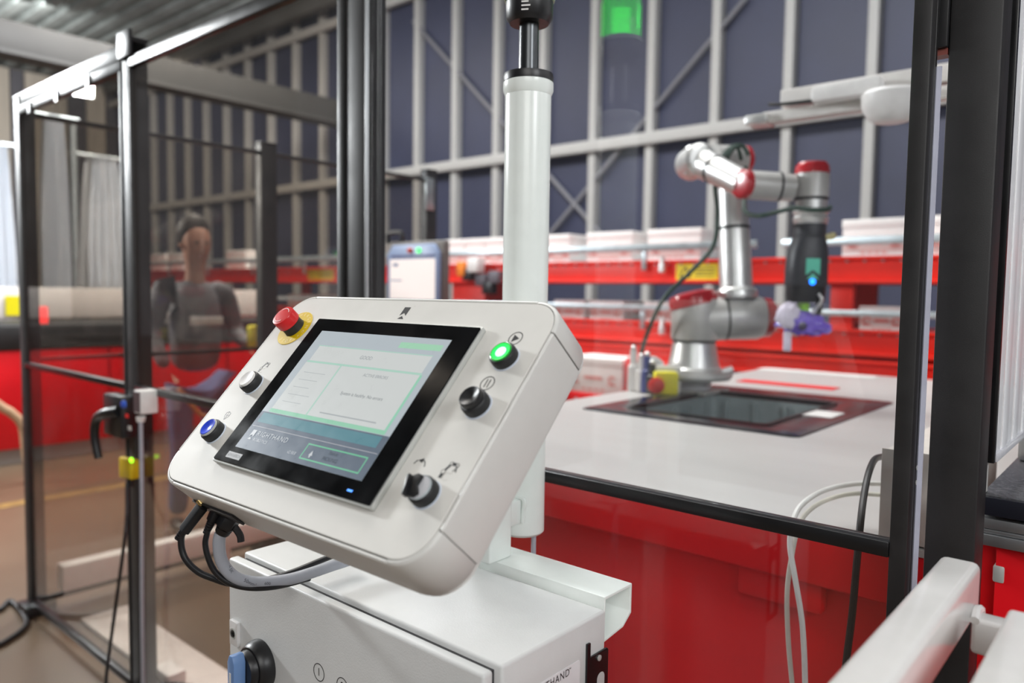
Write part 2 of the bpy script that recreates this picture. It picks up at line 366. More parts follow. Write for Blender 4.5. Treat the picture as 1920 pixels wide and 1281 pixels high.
# column gear at (838-903, 470-560)
build('sensor_box', cbox(B(), atY(892, 497, YC - .12), (.13, .1, .13)), WHITEP, c, bevel=.01)
build('orange_switch', cbox(B(), atY(868, 505, YC - .08), (.09, .08, .13)), flat('orange_plastic', (236, 130, 20)), c, bevel=.01)
for i, (px, py) in enumerate(((880, 515), (905, 525), (918, 540), (930, 520))):
    build('motor_block', cbox(B(), atY(px, py, YC - .06), (.12, .09, .11)), (BLK, mat('motor_grey', (96, 92, 100), .5))[i % 2], c, bevel=.015)
for z in (-.16, .0): build('hanging_lamp', lathe(B(), T(atY(1241, 505 if z == 0 else 621, YC - .05)), [(-.03, .008), (-.02, .026), (.02, .026), (.1, .01)], 14), ALUP, c)
# cartons
def carton(x0, x1, z0, h, label, group, yy=YC + .08, d=.3, back=True):
    t = thing('carton', ((x0 + x1) / 2, yy + d / 2, z0), label, 'box', group)
    build('box_body', box(B(), (x0, yy, z0), (x1, yy + d, z0 + h)), CARD, t, bevel=.004)
    build('lid', box(B(), (x0 - .004, yy - .004, z0 + h - .05), (x1 + .004, yy + d + .004, z0 + h + .004)), CARD, t, bevel=.004)
    bm = B(); k = frame((x0, yy - .0045, z0), (0, -1, 0), (1, 0, 0)); wd = x1 - x0
    for u in (.17, .83):
        c_ = (wd * u, h * .42); ring2(bm, k, c_, .022, .014, .0006, 16, .4, 5.4); seg2(bm, k, (c_[0] - .03, c_[1] - .03), (c_[0] + .03, c_[1] - .03), .01, .0006)
    seg2(bm, k, (wd * .34, h * .45), (wd * .66, h * .45), .022, .0006)
    for u in range(4): seg2(bm, k, (wd * (.3 + .11 * u), h * .12), (wd * (.37 + .11 * u), h * .12), .012, .0006)
    k = frame((x1 + .0045, yy, z0), (1, 0, 0), (0, 1, 0)); ring2(bm, k, (d * .3, h * .45), .024, .014, .0006, 16, .4, 5.4); seg2(bm, k, (d * .45, h * .45), (d * .85, h * .45), .02, .0006)
    build('red_print', bm, PRINT, t)
UP, LO = 'white cartons on the upper conveyor deck', 'white cartons on the lower conveyor deck'
def px2x(p, y=430): return atY(p, y, YC + .08).x
for a, b, lab in ((1740, 1775, 'white carton on the upper deck seen between the two black posts'), (1580, 1702, 'large white carton on the upper deck right of the gripper'), (1215, 1314, 'white carton on the upper deck just left of the robot upper arm'), (1101, 1186, 'white carton on the upper deck second left of the robot arm'),
                  (1028, 1068, 'white carton on the upper deck just right of the white pole'), (910, 946, 'white carton on the upper deck just left of the white pole'), (873, 908, 'white carton on the upper deck second left of the white pole'), (835, 871, 'white carton on the upper deck above the red column'),
                  (776, 806, 'white carton on the upper deck above the touch screen kiosk'), (728, 758, 'white carton on the upper deck left above the kiosk'), (425, 460, 'lone white carton on the upper deck left of the side fence post'), (314, 345, 'white carton on the upper deck right one of the far left pair'), (282, 310, 'white carton at the far left end of the upper deck')):
    carton(px2x(a), px2x(b), E0 + .256, .235, lab, UP)
for a, b, lab in ((1612, 1697, 'flat white carton on the lower deck right of the red upright'), (1438, 1476, 'small white carton on the lower deck behind the gripper'), (1208, 1264, 'flat white carton on the lower deck left of the robot shoulder'), (1106, 1168, 'flat white carton on the lower deck behind the glass reflection'), (1040, 1095, 'flat white carton on the lower deck beside the white pole'), (540, 600, 'flat white carton on the lower deck right of the side fence post'), (300, 345, 'flat white carton on the lower deck far left')):
    carton(px2x(a, 590), px2x(b, 590), E0 - .204, .15, lab, LO)
# low shelf with one carton, left behind the cell table
YS = 4.1
a, b = atY(1030, 740, YS), atY(1192, 740, YS); zs = atY(1110, 738, YS).z
s = thing('low_shelf', ((a.x + b.x) / 2, YS + .2, 0), 'low red steel shelf behind the left end of the cell table', 'shelf')
build('shelf_beam', box(B(), (a.x - .4, YS, zs - .1), (b.x, YS + .03, zs)), REDD, s, bevel=.006)
build('shelf_plate', box(B(), (a.x - .4, YS + .03, zs - .02), (b.x, YS + .45, zs)), REDD, s)
for x in (a.x - .38, b.x - .04):
    for yy in (YS + .035, YS + .4): build('leg', box(B(), (x, yy, 0), (x + .04, yy + .04, zs - .021)), REDD, s)
for i in range(5): build('bolt', lathe(B(), frame((a.x + .05 + i * .09, YS, zs - .05), (0, -1, 0)), [(0, .012), (.01, .012), (.014, .006)], 10), GALV, s)
build('upright', box(B(), (atY(1170, 700, YS).x, YS + .02, zs), (atY(1197, 700, YS).x, YS + .1, atY(1180, 672, YS).z)), REDD, s, bevel=.005)
carton(atY(1060, 700, YS).x, atY(1165, 700, YS).x, zs, atY(1110, 672, YS).z - zs, 'white carton with red print on the low red shelf', None, YS + .01)
# ================================================================== TOUCH SCREEN KIOSK (by the conveyor)
YK = 3.0
a, b = atY(727, 455, YK), atY(832, 560, YK)
KS = YK / 4.6; KH = .62 * KS
k = thing('kiosk', ((a.x + b.x) / 2, YK + .1, 0), 'grey operator kiosk with blue framed touch screen left of the white pole', 'kiosk')
KG = mat('kiosk_grey', (126, 122, 118), .5)
build('housing', box(B(), (a.x, YK, a.z - KH), (b.x, YK + .05, a.z)), KG, k, bevel=.015)
build('stand', box(B(), ((a.x + b.x) / 2 - .1, YK + .005, 0), ((a.x + b.x) / 2 + .1, YK + .045, a.z - .61)), KG, k)
build('handle', tube(B(), [(a.x - .02, YK + .025, a.z - .005), (a.x - .02, YK + .025, a.z + .055), (a.x + .1, YK + .025, a.z + .055), (a.x + .1, YK + .025, a.z - .005)], .014, 8, 3), BLK, k)
kx = frame((a.x, YK - .001, a.z - KH), (0, -1, 0), (1, 0, 0)) @ Matrix.Scale(KS, 4); wd = (b.x - a.x) / KS
fr = build('screen_frame', prism(B(), [(.03, .09), (.07, .06), (wd - .07, .06), (wd - .03, .09), (wd - .03, .51), (wd - .1, .59), (.1, .59), (.03, .51)], kx, 0, .03), mat('kiosk_blue', (150, 172, 214), .4), k, bevel=.008)
build('screen', prism(B(), rrect(.075, .1, wd - .075, .46, .006), kx, .0301, .034), flat('kiosk_screen_glow', (236, 226, 222), .4, .75), k)
bm = B(); seg2(bm, kx @ T((0, 0, .0341)), (.12, .41), (.19, .41), .03, .001); seg2(bm, kx @ T((0, 0, .0341)), (.09, .27), (.24, .27), .012, .001)
build('screen_text', bm, flat('kiosk_text', (160, 172, 206)), k)
build('button_row', prism(B(), rrect(.09, .475, wd - .09, .495, .005), kx, .0301, .036), mat('kiosk_text_dark', (96, 100, 150), .5), k)
build('stop_button', lathe(B(), kx @ T((wd * .47, .535, .03)), [(0, .024), (.02, .024), (.026, .018)], 18), flat('orange_red', (214, 60, 20)), k)
build('green_lamp', lathe(B(), kx @ T((wd * .62, .535, .03)), [(0, .024), (.014, .022), (.02, .01)], 18), flat('green_glow', (80, 255, 120), .3, 1.6), k)
# ================================================================== ROBOT CELL TABLE
TZ = 1.025
tb = thing('cell_table', (-.9, 2.7, 0), 'large grey topped cell table with deep red front panel behind the glass', 'table')
tx0, tx1, ty0, ty1 = -1.70, -.22, 1.33, 4.2
P = [atZ(*p, TZ) for p in ((1090, 766), (1478, 822), (1692, 757))]
hx0, hx1, hy0, hy1 = P[0].x, (P[1].x + P[2].x) / 2, (P[0].y + P[1].y) / 2, P[2].y
Q = [atZ(*p, TZ) for p in ((1180, 764), (1430, 801), (1560, 760), (1348, 735))]
ix0, ix1, iy0, iy1 = (Q[0].x + Q[3].x) / 2, (Q[1].x + Q[2].x) / 2, (Q[0].y + Q[1].y) / 2, (Q[2].y + Q[3].y) / 2
iy1 = min(iy1, hy1 - .06); iy0 = max(iy0, hy0 + .05)
print('HOLE', [round(v, 3) for v in (hx0, hx1, hy0, hy1, ix0, ix1, iy0, iy1)])
hx0 = max(hx0, tx0 + .03)
def holed(outer, inner, z0, z1):
    bm = B(); n = len(outer); V = [[bm.verts.new((x, y, z)) for x, y in L] for z in (z0, z1) for L in (outer, inner)]
    for i in range(n):
        j = (i + 1) % n
        bm.faces.new((V[0][i], V[0][j], V[2][j], V[2][i])); bm.faces.new((V[1][i], V[3][i], V[3][j], V[1][j]))
        bm.faces.new((V[2][i], V[2][j], V[3][j], V[3][i])); bm.faces.new((V[0][i], V[1][i], V[1][j], V[0][j]))
    return bm
def sq(inner, x0, y0, x1, y1):   # outer ring matched to an rrect ring
    k = len(inner) // 4; c = [(x1, y1), (x0, y1), (x0, y0), (x1, y0)]; return [c[i // k] for i in range(len(inner))]
inn = rrect(hx0, hy0, hx1, hy1, .03)
bm = holed(rrect(tx0, ty0, tx1, ty1, .001), inn, TZ - .012, TZ)
build('worktop', bm, TABLE, tb)
for y0, y1 in ((ty0 + .06, ty0 + .08), (ty1 - .1, ty1 - .08)): build('front_panel', box(B(), (tx0 + .02, y0, .05), (tx1, y1, TZ - .0125)), REDD, tb)
build('apron', box(B(), (tx0, ty0 + .004, TZ - .105), (tx1, ty0 + .0595, TZ - .0125)), REDD, tb, bevel=.006, seg=3)
build('side_panel', box(B(), (tx0, ty0 + .07, .05), (tx0 + .02, ty1 - .08, TZ - .0305)), REDD, tb)
build('plinth', box(B(), (tx0 + .05, ty0 + .12, 0), (tx1 - .02, ty1 - .12, .05)), BLK, tb)
build('apron_bracket', box(B(), (-.60, ty0 + .025, TZ - .165), (-.44, ty0 + .0598, TZ - .1055)), REDD, tb, bevel=.01)
# tote in the opening
TOTE = mat('tote_grey_plastic', (134, 144, 146), .5); FRB = mat('tote_frame_black', (38, 36, 42), .2, var=.1)
t = thing('picking_bin', ((ix0 + ix1) / 2, (iy0 + iy1) / 2, TZ - .33), 'dark grey picking bin with black rim sunk into the cell table', 'bin')
ri = rrect(ix0, iy0, ix1, iy1, .02)
build('rim', holed(rrect(hx0 + .002, hy0 + .002, hx1 - .002, hy1 - .002, .03), ri, TZ - .011, TZ + .004), FRB, t, bevel=.004)
build('lip', holed(rrect(ix0 - .012, iy0 - .012, ix1 + .012, iy1 + .012, .03), ri, TZ + .0045, TZ + .008), BLK, t, bevel=.004)
ro = rrect(ix0 - .004, iy0 - .004, ix1 + .004, iy1 + .004, .02)
build('bin_wall', holed(ro, ri, TZ - .32, TZ - .0115), TOTE, t)
build('bin_floor', prism(B(), ro, Matrix(), TZ - .33, TZ - .3205), TOTE, t)
for i in range(4):
    x = ix0 + (ix1 - ix0) * (i + .5) / 4; build('rib', box(B(), (x - .008, iy1 - .012, TZ - .31), (x + .008, iy1 - .001, TZ - .03)), TOTE, t)
for i in range(5):
    y = iy0 + (iy1 - iy0) * (i + .5) / 5; build('rib', box(B(), (ix0 + .001, y - .008, TZ - .31), (ix0 + .012, y + .008, TZ - .03)), TOTE, t)
c_ = atZ(1543, 779, TZ); build('rim_label', box(B(), (c_.x - .05, c_.y - .07, TZ + .0042), (c_.x + .05, c_.y + .07, TZ + .006)), CARD, t)
# red strips / white markings beyond the opening
for (px, py, sx, sy), lab in (((1530, 700, .3, .05), 'white strip'), ((1475, 722, .22, .05), None)):
    q = atZ(px, py, TZ); build('edge_strip', box(B(), (q.x - sx, q.y - sy, TZ + .0005), (q.x + sx, q.y + sy, TZ + .004)), CARD if lab else REDD, tb)
# ================================================================== ROBOT
D = 3.2
def R_(x, y, d=0): return atD(x, y, D + d)
rt = Vector((M3[0].x, M3[0].y, 0)).normalized(); fw = Vector((-rt.y, rt.x, 0)); up = Vector((0, 0, 1))
S_ = D / F
b0 = R_(1300, 694)
pd = thing('robot_pedestal', (b0.x, b0.y, TZ), 'grey steel pedestal column carrying the robot arm', 'pedestal')
build('column', lathe(B(), T((b0.x, b0.y, 0)), [(TZ + .012, .075), (b0.z - .035, .075)], 32), mat('pedestal_grey', (178, 178, 184), .45), pd)
build('foot_plate', cbox(B(), (b0.x, b0.y, TZ + .006), (.22, .22, .011)), ROBG, pd)
build('mounting_plate', lathe(B(), T((b0.x, b0.y, b0.z - .0345)), [(0, .15), (.012, .16), (.022, .16), (.03, .155)], 40), ROBG, pd)
build('locking_lever', tube(B(), [Vector((b0.x, b0.y, b0.z - .01)) + rt * .12, Vector((b0.x, b0.y, b0.z + .005)) + rt * .165], .016, 10), ALUP, pd)
rb = thing('robot', (b0.x, b0.y, b0.z - .004), 'silver and grey six-axis robot arm with red joint caps', 'robot')
B0 = Vector((b0.x, b0.y, b0.z - .004))
def L(x, z, y=0): return B0 + rt * x + fw * y + up * z
build('base', lathe(B(), T(B0), [(0, .118), (.012, .118), (.02, .108), (.05, .1), (.12, .088), (.124, .084)], 40), ALUP, rb)
build('joint_ring', lathe(B(), T(L(0, .1245)), [(0, .093), (.008, .093)], 40), BLKR, rb)
sh = lathe(B(), T(L(0, .133)), [(0, .094), (.01, .098), (.15, .098), (.17, .094), (.175, .08)], 40)
build('shoulder_housing', sh, ROBG, rb, ang=50)
build('shoulder_barrel', cyl(B(), L(.0, .215), L(.118, .225), .091, .093, 40), ROBG, rb)
build('shoulder_cap', lathe(B(), frame(L(-.005, .275), (-.22, -.1, 1)), [(0, .1), (.03, .1), (.05, .092), (.06, .05), (.062, 0)], 40), ROBR, rb)
build('joint_ring', cyl(B(), L(.118, .2255), L(.126, .226), .095, .095, 40), BLKR, rb)
build('upper_arm_barrel', lathe(B(), frame(L(.1265, .226), rt + up * .02), [(0, .092), (.13, .092), (.155, .082)], 40), ROBG, rb)
build('upper_arm_cap', lathe(B(), frame(L(.2825, .229), rt + up * .02), [(0, .083), (.03, .08), (.05, .06), (.055, 0)], 40), ROBR, rb)
aU = L(.172, .315); aT = R_(1371, 330); dU = (aT - aU)
build('upper_arm_collar', lathe(B(), frame(aU - dU * .02, dU), [(0, .083), (.02, .086), (.035, .082), (.045, .07)], 40), ALUP, rb)
def pt(t): return aU + dU * t
build('upper_arm_tube', lathe(B(), frame(pt(.05), dU), [(0, .068), (dU.length * .45, .064), (dU.length * .93, .058)], 36), ALUP, rb)
build('cable_strap', lathe(B(), frame(pt(.55), dU), [(0, .066), (.012, .066)], 32), BLKR, rb)
ex = Vector(R_(1372, 303)); 
build('elbow_joint', cyl(B(), R_(1338, 300, .02), R_(1392, 300, .06), .062, .062, 36), ROBG, rb)
build('elbow_cap', lathe(B(), frame(R_(1392, 300, .0605), R_(1400, 300, .065) - R_(1392, 300, .06)), [(0, .063), (.02, .06), (.034, .045), (.038, 0)], 32), ROBR, rb)
e0, e1 = R_(1311, 303, -.1), R_(1396, 346, -.33)
build('elbow_barrel', lathe(B(), frame(e0 - rt * .02 + fw * .1, -fw + rt * .1), [(0, .06), (.02, .066), (.15, .066), (.165, .05), (.168, 0)], 36), ALUP, rb)
build('elbow_end_cap', lathe(B(), frame(e0 - rt * .0, -rt), [(0, .066), (.045, .065), (.058, .055), (.062, .0)], 36), ALUP, rb)
d1 = e1 - e0
build('forearm_tube', lathe(B(), frame(e0, d1), [(0, .064), (d1.length * .4, .056), (d1.length, .05)], 36), ALUP, rb)
build('cable_strap', lathe(B(), frame(e0 + d1 * .36, d1), [(0, .0585), (.012, .058)], 32), BLKR, rb)
w0 = R_(1394, 346, -.34); w1 = R_(1482, 352, -.34)
build('wrist_one', cyl(B(), w0, w0 + (w1 - w0) * .72, .054, .054, 36), ROBG, rb)
build('wrist_one_cap', lathe(B(), frame(w0 + rt * .012, -rt - fw * .55), [(0, .0545), (.026, .0545), (.038, .046), (.044, 0)], 36), ROBR, rb)
build('joint_ring', cyl(B(), w0 + (w1 - w0) * .72, w0 + (w1 - w0) * .77, .0555, .0555, 36), BLKR, rb)
build('wrist_two_barrel', cyl(B(), w0 + (w1 - w0) * .77, w0 + (w1 - w0) * 1.05, .052, .05, 36), ROBG, rb)
Dg = D - .34; c2 = atD(1522, 350, Dg)
build('wrist_two', lathe(B(), T(c2), [(-.042, .062), (.03, .062), (.046, .062)], 40), ROBG, rb)
build('wrist_two_cap', lathe(B(), T(c2 + up * .0465), [(0, .0625), (.028, .06), (.042, .05), (.048, 0)], 40), ROBR, rb)
build('joint_ring', lathe(B(), T(c2 - up * .052), [(0, .061), (.0095, .061)], 40), BLKR, rb)
build('tool_flange', lathe(B(), T(c2), [(-.146, .058), (-.125, .062), (-.12, .064), (-.108, .058), (-.098, .064), (-.09, .064), (-.084, .056), (-.0525, .058)], 40), ALUP, rb)
# gripper
g0 = atD(1518, 421, Dg)
gr = thing('gripper', (g0.x, g0.y, g0.z - .29), 'matte black suction gripper with green mark and blue light under the wrist', 'gripper')
G = mat('gripper_black', (48, 49, 54), .45)
k = frame(g0, -up, rt)
def loft(secs, Mx, n=32, e=2.6):
    bm = B(); rings = []
    for h, a, b_, cx in secs:
        ring = []
        for i in range(n):
            t = 2 * math.pi * i / n; cs, sn = math.cos(t), math.sin(t)
            ring.append(bm.verts.new(Mx @ Vector((cx + a * math.copysign(abs(cs) ** (2 / e), cs), b_ * math.copysign(abs(sn) ** (2 / e), sn), h))))
        rings.append(ring)
    for A, C in zip(rings, rings[1:]):
        for i in range(n): bm.faces.new((A[i], A[(i + 1) % n], C[(i + 1) % n], C[i]))
    bm.faces.new(rings[0][::-1]); bm.faces.new(rings[-1]); return bm
build('neck', lathe(B(), k, [(0, .06), (.035, .06), (.05, .058)], 32), G, gr)
build('body', loft([(.05, .056, .054, 0), (.06, .06, .056, 0), (.1, .072, .06, -.004), (.15, .075, .062, -.006), (.225, .076, .062, -.006), (.23, .074, .06, -.006)], k), G, gr, ang=60)
build('finger_shroud', loft([(.231, .072, .056, -.006), (.27, .07, .054, -.006), (.292, .066, .05, -.006)], k), BLK, gr)
kf = frame(g0 + (-fw) * .064 - up * .15 - rt * .006, -fw, rt)
build('green_mark', poly2(B(), kf, [(-.026, .02), (.026, .02), (.026, -.042), (0, -.022), (-.026, -.042)], .0012), flat('mark_teal', (96, 206, 178)), gr)
bm = B(); poly2(bm, kf, [(-.022, -.056), (0, -.034), (.022, -.056)], .0012); build('green_mark_tip', bm, flat('mark_teal', (96, 206, 178)), gr)
build('status_light', lathe(B(), kf @ T((0, -.066, -.002)), [(0, .011), (.004, .011), (.006, .006)], 18), flat('blue_led_glow', (20, 120, 255), .3, 4), gr)
for sx in (-1, 1): build('finger', tube(B(), [g0 - up * .285 + rt * (.052 * sx - .006), g0 - up * .32 + rt * (.056 * sx - .006), g0 - up * .355 + rt * (.046 * sx - .006) + fw * .02], .012, 10, rr=lambda u: .013 - .005 * u), BLK, gr)
build('suction_tube', tube(B(), [g0 - up * .26 - fw * .06 + rt * .02, g0 - up * .285 - fw * .065 + rt * .03, g0 - up * .33 - fw * .03 + rt * .012], .006), ALUP, gr)
build('suction_cup', lathe(B(), frame(g0 - up * .293 - rt * .012, -up), [(0, .02), (.012, .024), (.02, .018), (.034, .026)], 20), flat('lime_rubber', (150, 220, 40)), gr)
build('pneumatic_fitting', tube(B(), [g0 - up * .045 + rt * .05, g0 - up * .045 + rt * .085, g0 - up * .03 + rt * .09], .012, 10), mat('brass', (210, 200, 150), .3, metal=.8), gr)
# held purple pack
bm = B(); hc = atD(1508, 606, Dg)
bmesh.ops.create_icosphere(bm, subdivisions=4, radius=1)
for v in bm.verts:
    n = v.co.copy(); q = noise.noise(n * 2.3) * .25 + noise.noise(n * 5) * .12
    x, y, z = n.x * (1 + q), n.y * (.55 + q * .6), n.z * (.62 + q * .8)
    z -= .25 * x * (x > 0); v.co = hc + rt * x * .098 + fw * y * .09 + up * z * .07
PURP = mat('purple_film', (120, 92, 214), .18, var=.1, coat=.6)
pk = thing('purple_pack', hc - up * .05, 'shiny purple and clear packaged item held under the gripper', 'package')
build('film_bag', bm, PURP, pk, ang=70)
bm = B(); bmesh.ops.create_icosphere(bm, subdivisions=3, radius=1)
for v in bm.verts:
    q = noise.noise(v.co * 3 + Vector((4, 1, 2))) * .4; v.co = atD(1478, 592, Dg - .02) + (rt * v.co.x * .044 + fw * v.co.y * .03 + up * v.co.z * .05) * (1 + q)
build('white_wrapper', bm, mat('clear_white_film', (226, 218, 236), .2, var=.08, coat=.5), pk, ang=70)
bm = B(); cbox(bm, (0, 0, 0), (.032, .012, .075)); bmesh.ops.transform(bm, matrix=T(atD(1476, 640, Dg - .02)), verts=bm.verts)
build('wrapper_tail', bm, mat('clear_white_film', (226, 218, 236)), pk, bevel=.006)
build('pack_emblem', lathe(B(), frame(atD(1505, 612, Dg - .09), -fw), [(0, .016), (.006, .014), (.008, .006)], 18), mat('emblem_dark', (54, 44, 80), .3), pk)
# cables of the robot
tag(build('robot_cable', tube(B(), [R_(1182, 745, .1), R_(1196, 690, .05), R_(1212, 630, 0), R_(1245, 560, -.1), R_(1300, 505, -.14), R_(1338, 460, -.14), R_(1345, 400, -.13), R_(1341, 345, -.2), R_(1352, 300, -.2), R_(1372, 276, -.12), R_(1392, 274, -.1), R_(1404, 292, -.1)], .009, 8), GREENC), 'dark green cable looping from the table up to the robot elbow', 'cable')
tag(build('robot_cable', tube(B(), [R_(1398, 312, -.1), R_(1397, 360, -.12), R_(1396, 395, -.2), R_(1420, 405, -.38), R_(1455, 398, -.42), R_(1490, 390, -.42), R_(1522, 394, -.42), R_(1552, 393, -.38), R_(1556, 388, -.3)], .009, 8), GREENC), 'dark green cable running from the robot elbow to the tool flange', 'cable')
tag(build('elbow_loop', tube(B(), [R_(1362, 325, -.14), R_(1366, 292, -.2), R_(1382, 276, -.22), R_(1390, 300, -.2)], .008, 8), GREENC), 'short dark green cable loop beside the red elbow cap', 'cable')
# red/yellow stop box and valves near the pedestal
q = R_(1243, 720, -.15)
t = thing('stop_box', (q.x, q.y, TZ + .005), 'yellow emergency stop box with red knob beside the robot pedestal', 'switch')
kb = frame((q.x, q.y, TZ + .005), -fw + rt * -.15, rt + fw * -.15)
kk = Matrix(kb); 
def Kp(x, y, z): return Vector((q.x, q.y, TZ + .005)) + rt * x - fw * y + up * z
bm = B(); 
for_m = Matrix((rt, -fw, up)).transposed().to_4x4(); for_m.translation = Vector((q.x, q.y, TZ + .005))
build('enclosure', cbox(bm, (.01, 0, .045), (.092, .06, .09), for_m), YEL, t, bevel=.006)
build('back_shell', cbox(B(), (.02, -.05, .055), (.12, .038, .11), for_m), WHITEP, t, bevel=.006)
build('knob', lathe(B(), frame(Kp(-.03, .031, .04), -fw - rt * .3), [(0, .018), (.014, .018), (.016, .032), (.03, .032), (.036, .024), (.038, 0)], 24), flat('stop_red', (214, 24, 20), .35), t)
for i, (px, hgt, m_) in enumerate(((1186, .17, WHITEP), (1201, .14, CARD), (1212, .15, mat('valve_blue', (50, 60, 130), .4)), (1222, .12, BLK))):
    p = R_(px, 740, -.02 - .03 * i)
    tt = thing('air_valve', (p.x, p.y, TZ + .001), ('white', 'pale', 'blue', 'black')[i] + ' pneumatic fitting standing left of the yellow stop box', 'valve')
    build('valve_body', lathe(B(), T((p.x, p.y, TZ + .001)), [(0, .02), (.01, .024), (hgt * .6, .022), (hgt * .65, .014), (hgt, .014)], 16), m_, tt)
    build('valve_tip', lathe(B(), T((p.x, p.y, TZ + .0015 + hgt)), [(0, .01), (.012, .012), (.018, .006)], 12), ALUP, tt)
tag(build('white_hose', tube(B(), [R_(1190, 720, 0), R_(1196, 692, -.02), R_(1208, 678, -.03), R_(1226, 674, -.04), R_(1240, 684, -.02)], .014, 10), WHITEC), 'thick white hose arching beside the robot base', 'hose')
# ================================================================== VISION GANTRY
YG = 2.6
a = atY(1428, 206, YG); b = atY(1790, 148, YG)
g = thing('camera_gantry', (b.x, YG, 0), 'white aluminium camera gantry rail reaching over the cell table', 'gantry')
zc = (a.z + b.z) / 2; x0 = a.x
build('main_rail', box(B(), (atY(1462, 190, YG).x, YG, zc - .0), (b.x + .3, YG + .06, zc + .055)), mat('gantry_white', (214, 210, 206), .4), g, bevel=.004)
build('lower_rail', box(B(), (atY(1430, 205, YG).x, YG - .005, zc - .05), (b.x + .3, YG + .05, zc - .012)), mat('gantry_white', (214, 210, 206)), g, bevel=.004)
build('rail_end', box(B(), (x0 - .05, YG - .03, zc - .055), (x0 + .03, YG + .06, zc - .02)), ALUP, g, bevel=.008)
build('camera_housing', box(B(), (atY(1532, 185, YG).x, YG - .07, zc - .02), (atY(1662, 180, YG).x, YG - .006, zc + .035)), WHITEP, g, bevel=.015)
dc = atY(1672, 200, YG - .05)
build('dome_light', lathe(B(), T(dc), [(-.048, .02), (-.046, .05), (-.03, .07), (0, .085), (.035, .088), (.045, .08), (.05, .03)], 32), WHITEP, g)
build('gantry_cable', tube(B(), [atY(1662, 172, YG - .08), atY(1672, 178, YG - .12), atY(1690, 168, YG - .11), atY(1700, 164, YG - .04)], .006, 8), BLK, g)
build('gantry_cable', tube(B(), [atY(1442, 196, YG - .03), atY(1470, 195, YG - .04), atY(1530, 188, YG - .04)], .006, 8), BLK, g)
build('upright', box(B(), (b.x + .31, YG - .01, TZ + .001), (b.x + .37, YG + .07, zc + .06)), ALU, g)
# ================================================================== SAFETY FENCE (front plane Y = YF)
YF = 1.08
def fx(px, py): return atY(px, py, YF).x
def fz(px, py): return atY(px, py, YF).z
ZM = EYE - .308 * YF; ZT = fz(262, 97); xA0 = fx(39, 700); xB0 = fx(238, 715); xC0 = fx(646, 300); xC1 = fx(684, 300)
xD0, xD1 = fx(1680.4, 760), fx(1715, 760)
PD = .06
def post(name, x0, x1, y0, y1, z1, label, base=True, holes=(), caph=.012):
    t = thing(name, ((x0 + x1) / 2, (y0 + y1) / 2, 0), label, 'post')
    build('tube', box(B(), (x0, y0, .012), (x1, y1, z1)), FENCE, t, bevel=.003)
    build('top_cap', box(B(), (x0 - .002, y0 - .002, z1), (x1 + .002, y1 + .002, z1 + caph)), BLK, t, bevel=.003)
    if base: build('base_plate', box(B(), (x0 - .03, y0 - .03, 0), (x1 + .03, y1 + .03, .05)), BLK, t, bevel=.006)
    else: build('base_plate', box(B(), (x0 - .02, y0 - .0, 0), (x1 + .02, y1 + .02, .012)), BLK, t)
    for z in holes:
        build('slot_hole', lathe(B(), frame((x1 - .001, (y0 + y1) / 2 + .008, z), (1, 0, 0)), [(0, .006), (.0016, .006)], 12), SEAM, t)
    return t
post('fence_post', xA0, xA0 + PD, YF, YF + PD, fz(40, 180), 'black corner fence post at the far left standing on a black foot', holes=(1.9, 1.8, 1.2))
pB = post('fence_post', xB0, xB0 + PD, YF, YF + PD, fz(262, 62), 'black fence post carrying the gate lock and handle', holes=(2.02, 1.9, 1.0, .9), base=True)
build('beam_bracket', box(B(), (xB0 - .005, YF - .012, fz(262, 98)), (xB0 + PD + .03, YF - .0005, fz(262, 46))), BLK, pB, bevel=.003)
post('fence_post', xC0, xC1, YF, YF + PD, 2.45, 'black fence post behind the top left corner of the operator panel', holes=[2.05 - .19 * i for i in range(8)])
def panel(label, x0, x1, zt, zb, zm, pane, sl=.025, sr=.025, top=.035, y0=None, gasket=True):
    y0 = YF - .004 if y0 is None else y0; y1 = y0 + .025
    t = thing('polycarbonate_fence', ((x0 + x1) / 2, y0, 0), label, 'fence panel')
    build('top_rail', box(B(), (x0, y0, zt - top), (x1, y1, zt)), FENCEG, t, bevel=.003)
    build('bottom_rail', box(B(), (x0, y0, zb), (x1, y1, zb + .025)), FENCEG, t, bevel=.002)
    build('middle_rail', box(B(), (x0 + sl, y0 - .001, zm - .0105), (x1 - sr, y1 + .001, zm + .0105)), FENCEG, t, bevel=.002)
    build('stile', box(B(), (x0, y0, zb + .0255), (x0 + sl, y1, zt - top - .0005)), FENCE, t, bevel=.002)
    build('stile', box(B(), (x1 - sr, y0, zb + .0255), (x1, y1, zt - top - .0005)), FENCE, t, bevel=.002)
    ym = (y0 + y1) / 2
    for za, zc in ((zb + .026, zm - .011), (zm + .011, zt - top - .001)):
        build('clear_pane', box(B(), (x0 + sl + .0005, ym - .002, za), (x1 - sr - .0005, ym + .002, zc)), pane, t)
    return t
p1 = panel('left fence panel of smoky polycarbonate between corner post and lock post', xA0 + PD + .002, xB0 - .002, ZT, .045, ZM, PANES, sl=.006, sr=.012)
for i in range(3): build('rail_clip', box(B(), (xA0 + .2 + .3 * i, YF - .01, ZT - .05), (xA0 + .225 + .3 * i, YF - .0045, ZT - .005)), BLK, p1)
bt = tag(build('header_beam', box(B(), (xA0 + .01, YF + .005, ZT + .004), (xB0 + PD, YF + .055, fz(143, 120))), FENCEG, bevel=.004), 'black header beam along the top of the left fence panel', 'beam')
xC = fx(634.2, 300)
panel('smoky gate panel behind the emergency stop, between lock post and middle post', xB0 + PD + .002, xC0 - .002, ZT, .03, ZM, PANES, sl=.006, sr=xC0 - .002 - xC)
p3 = panel('wide clear fence panel in front of the robot cell table', xC1 + .002, xD1, 2.5, .03, ZM, PANE, sl=.012, sr=xD1 - xD0)
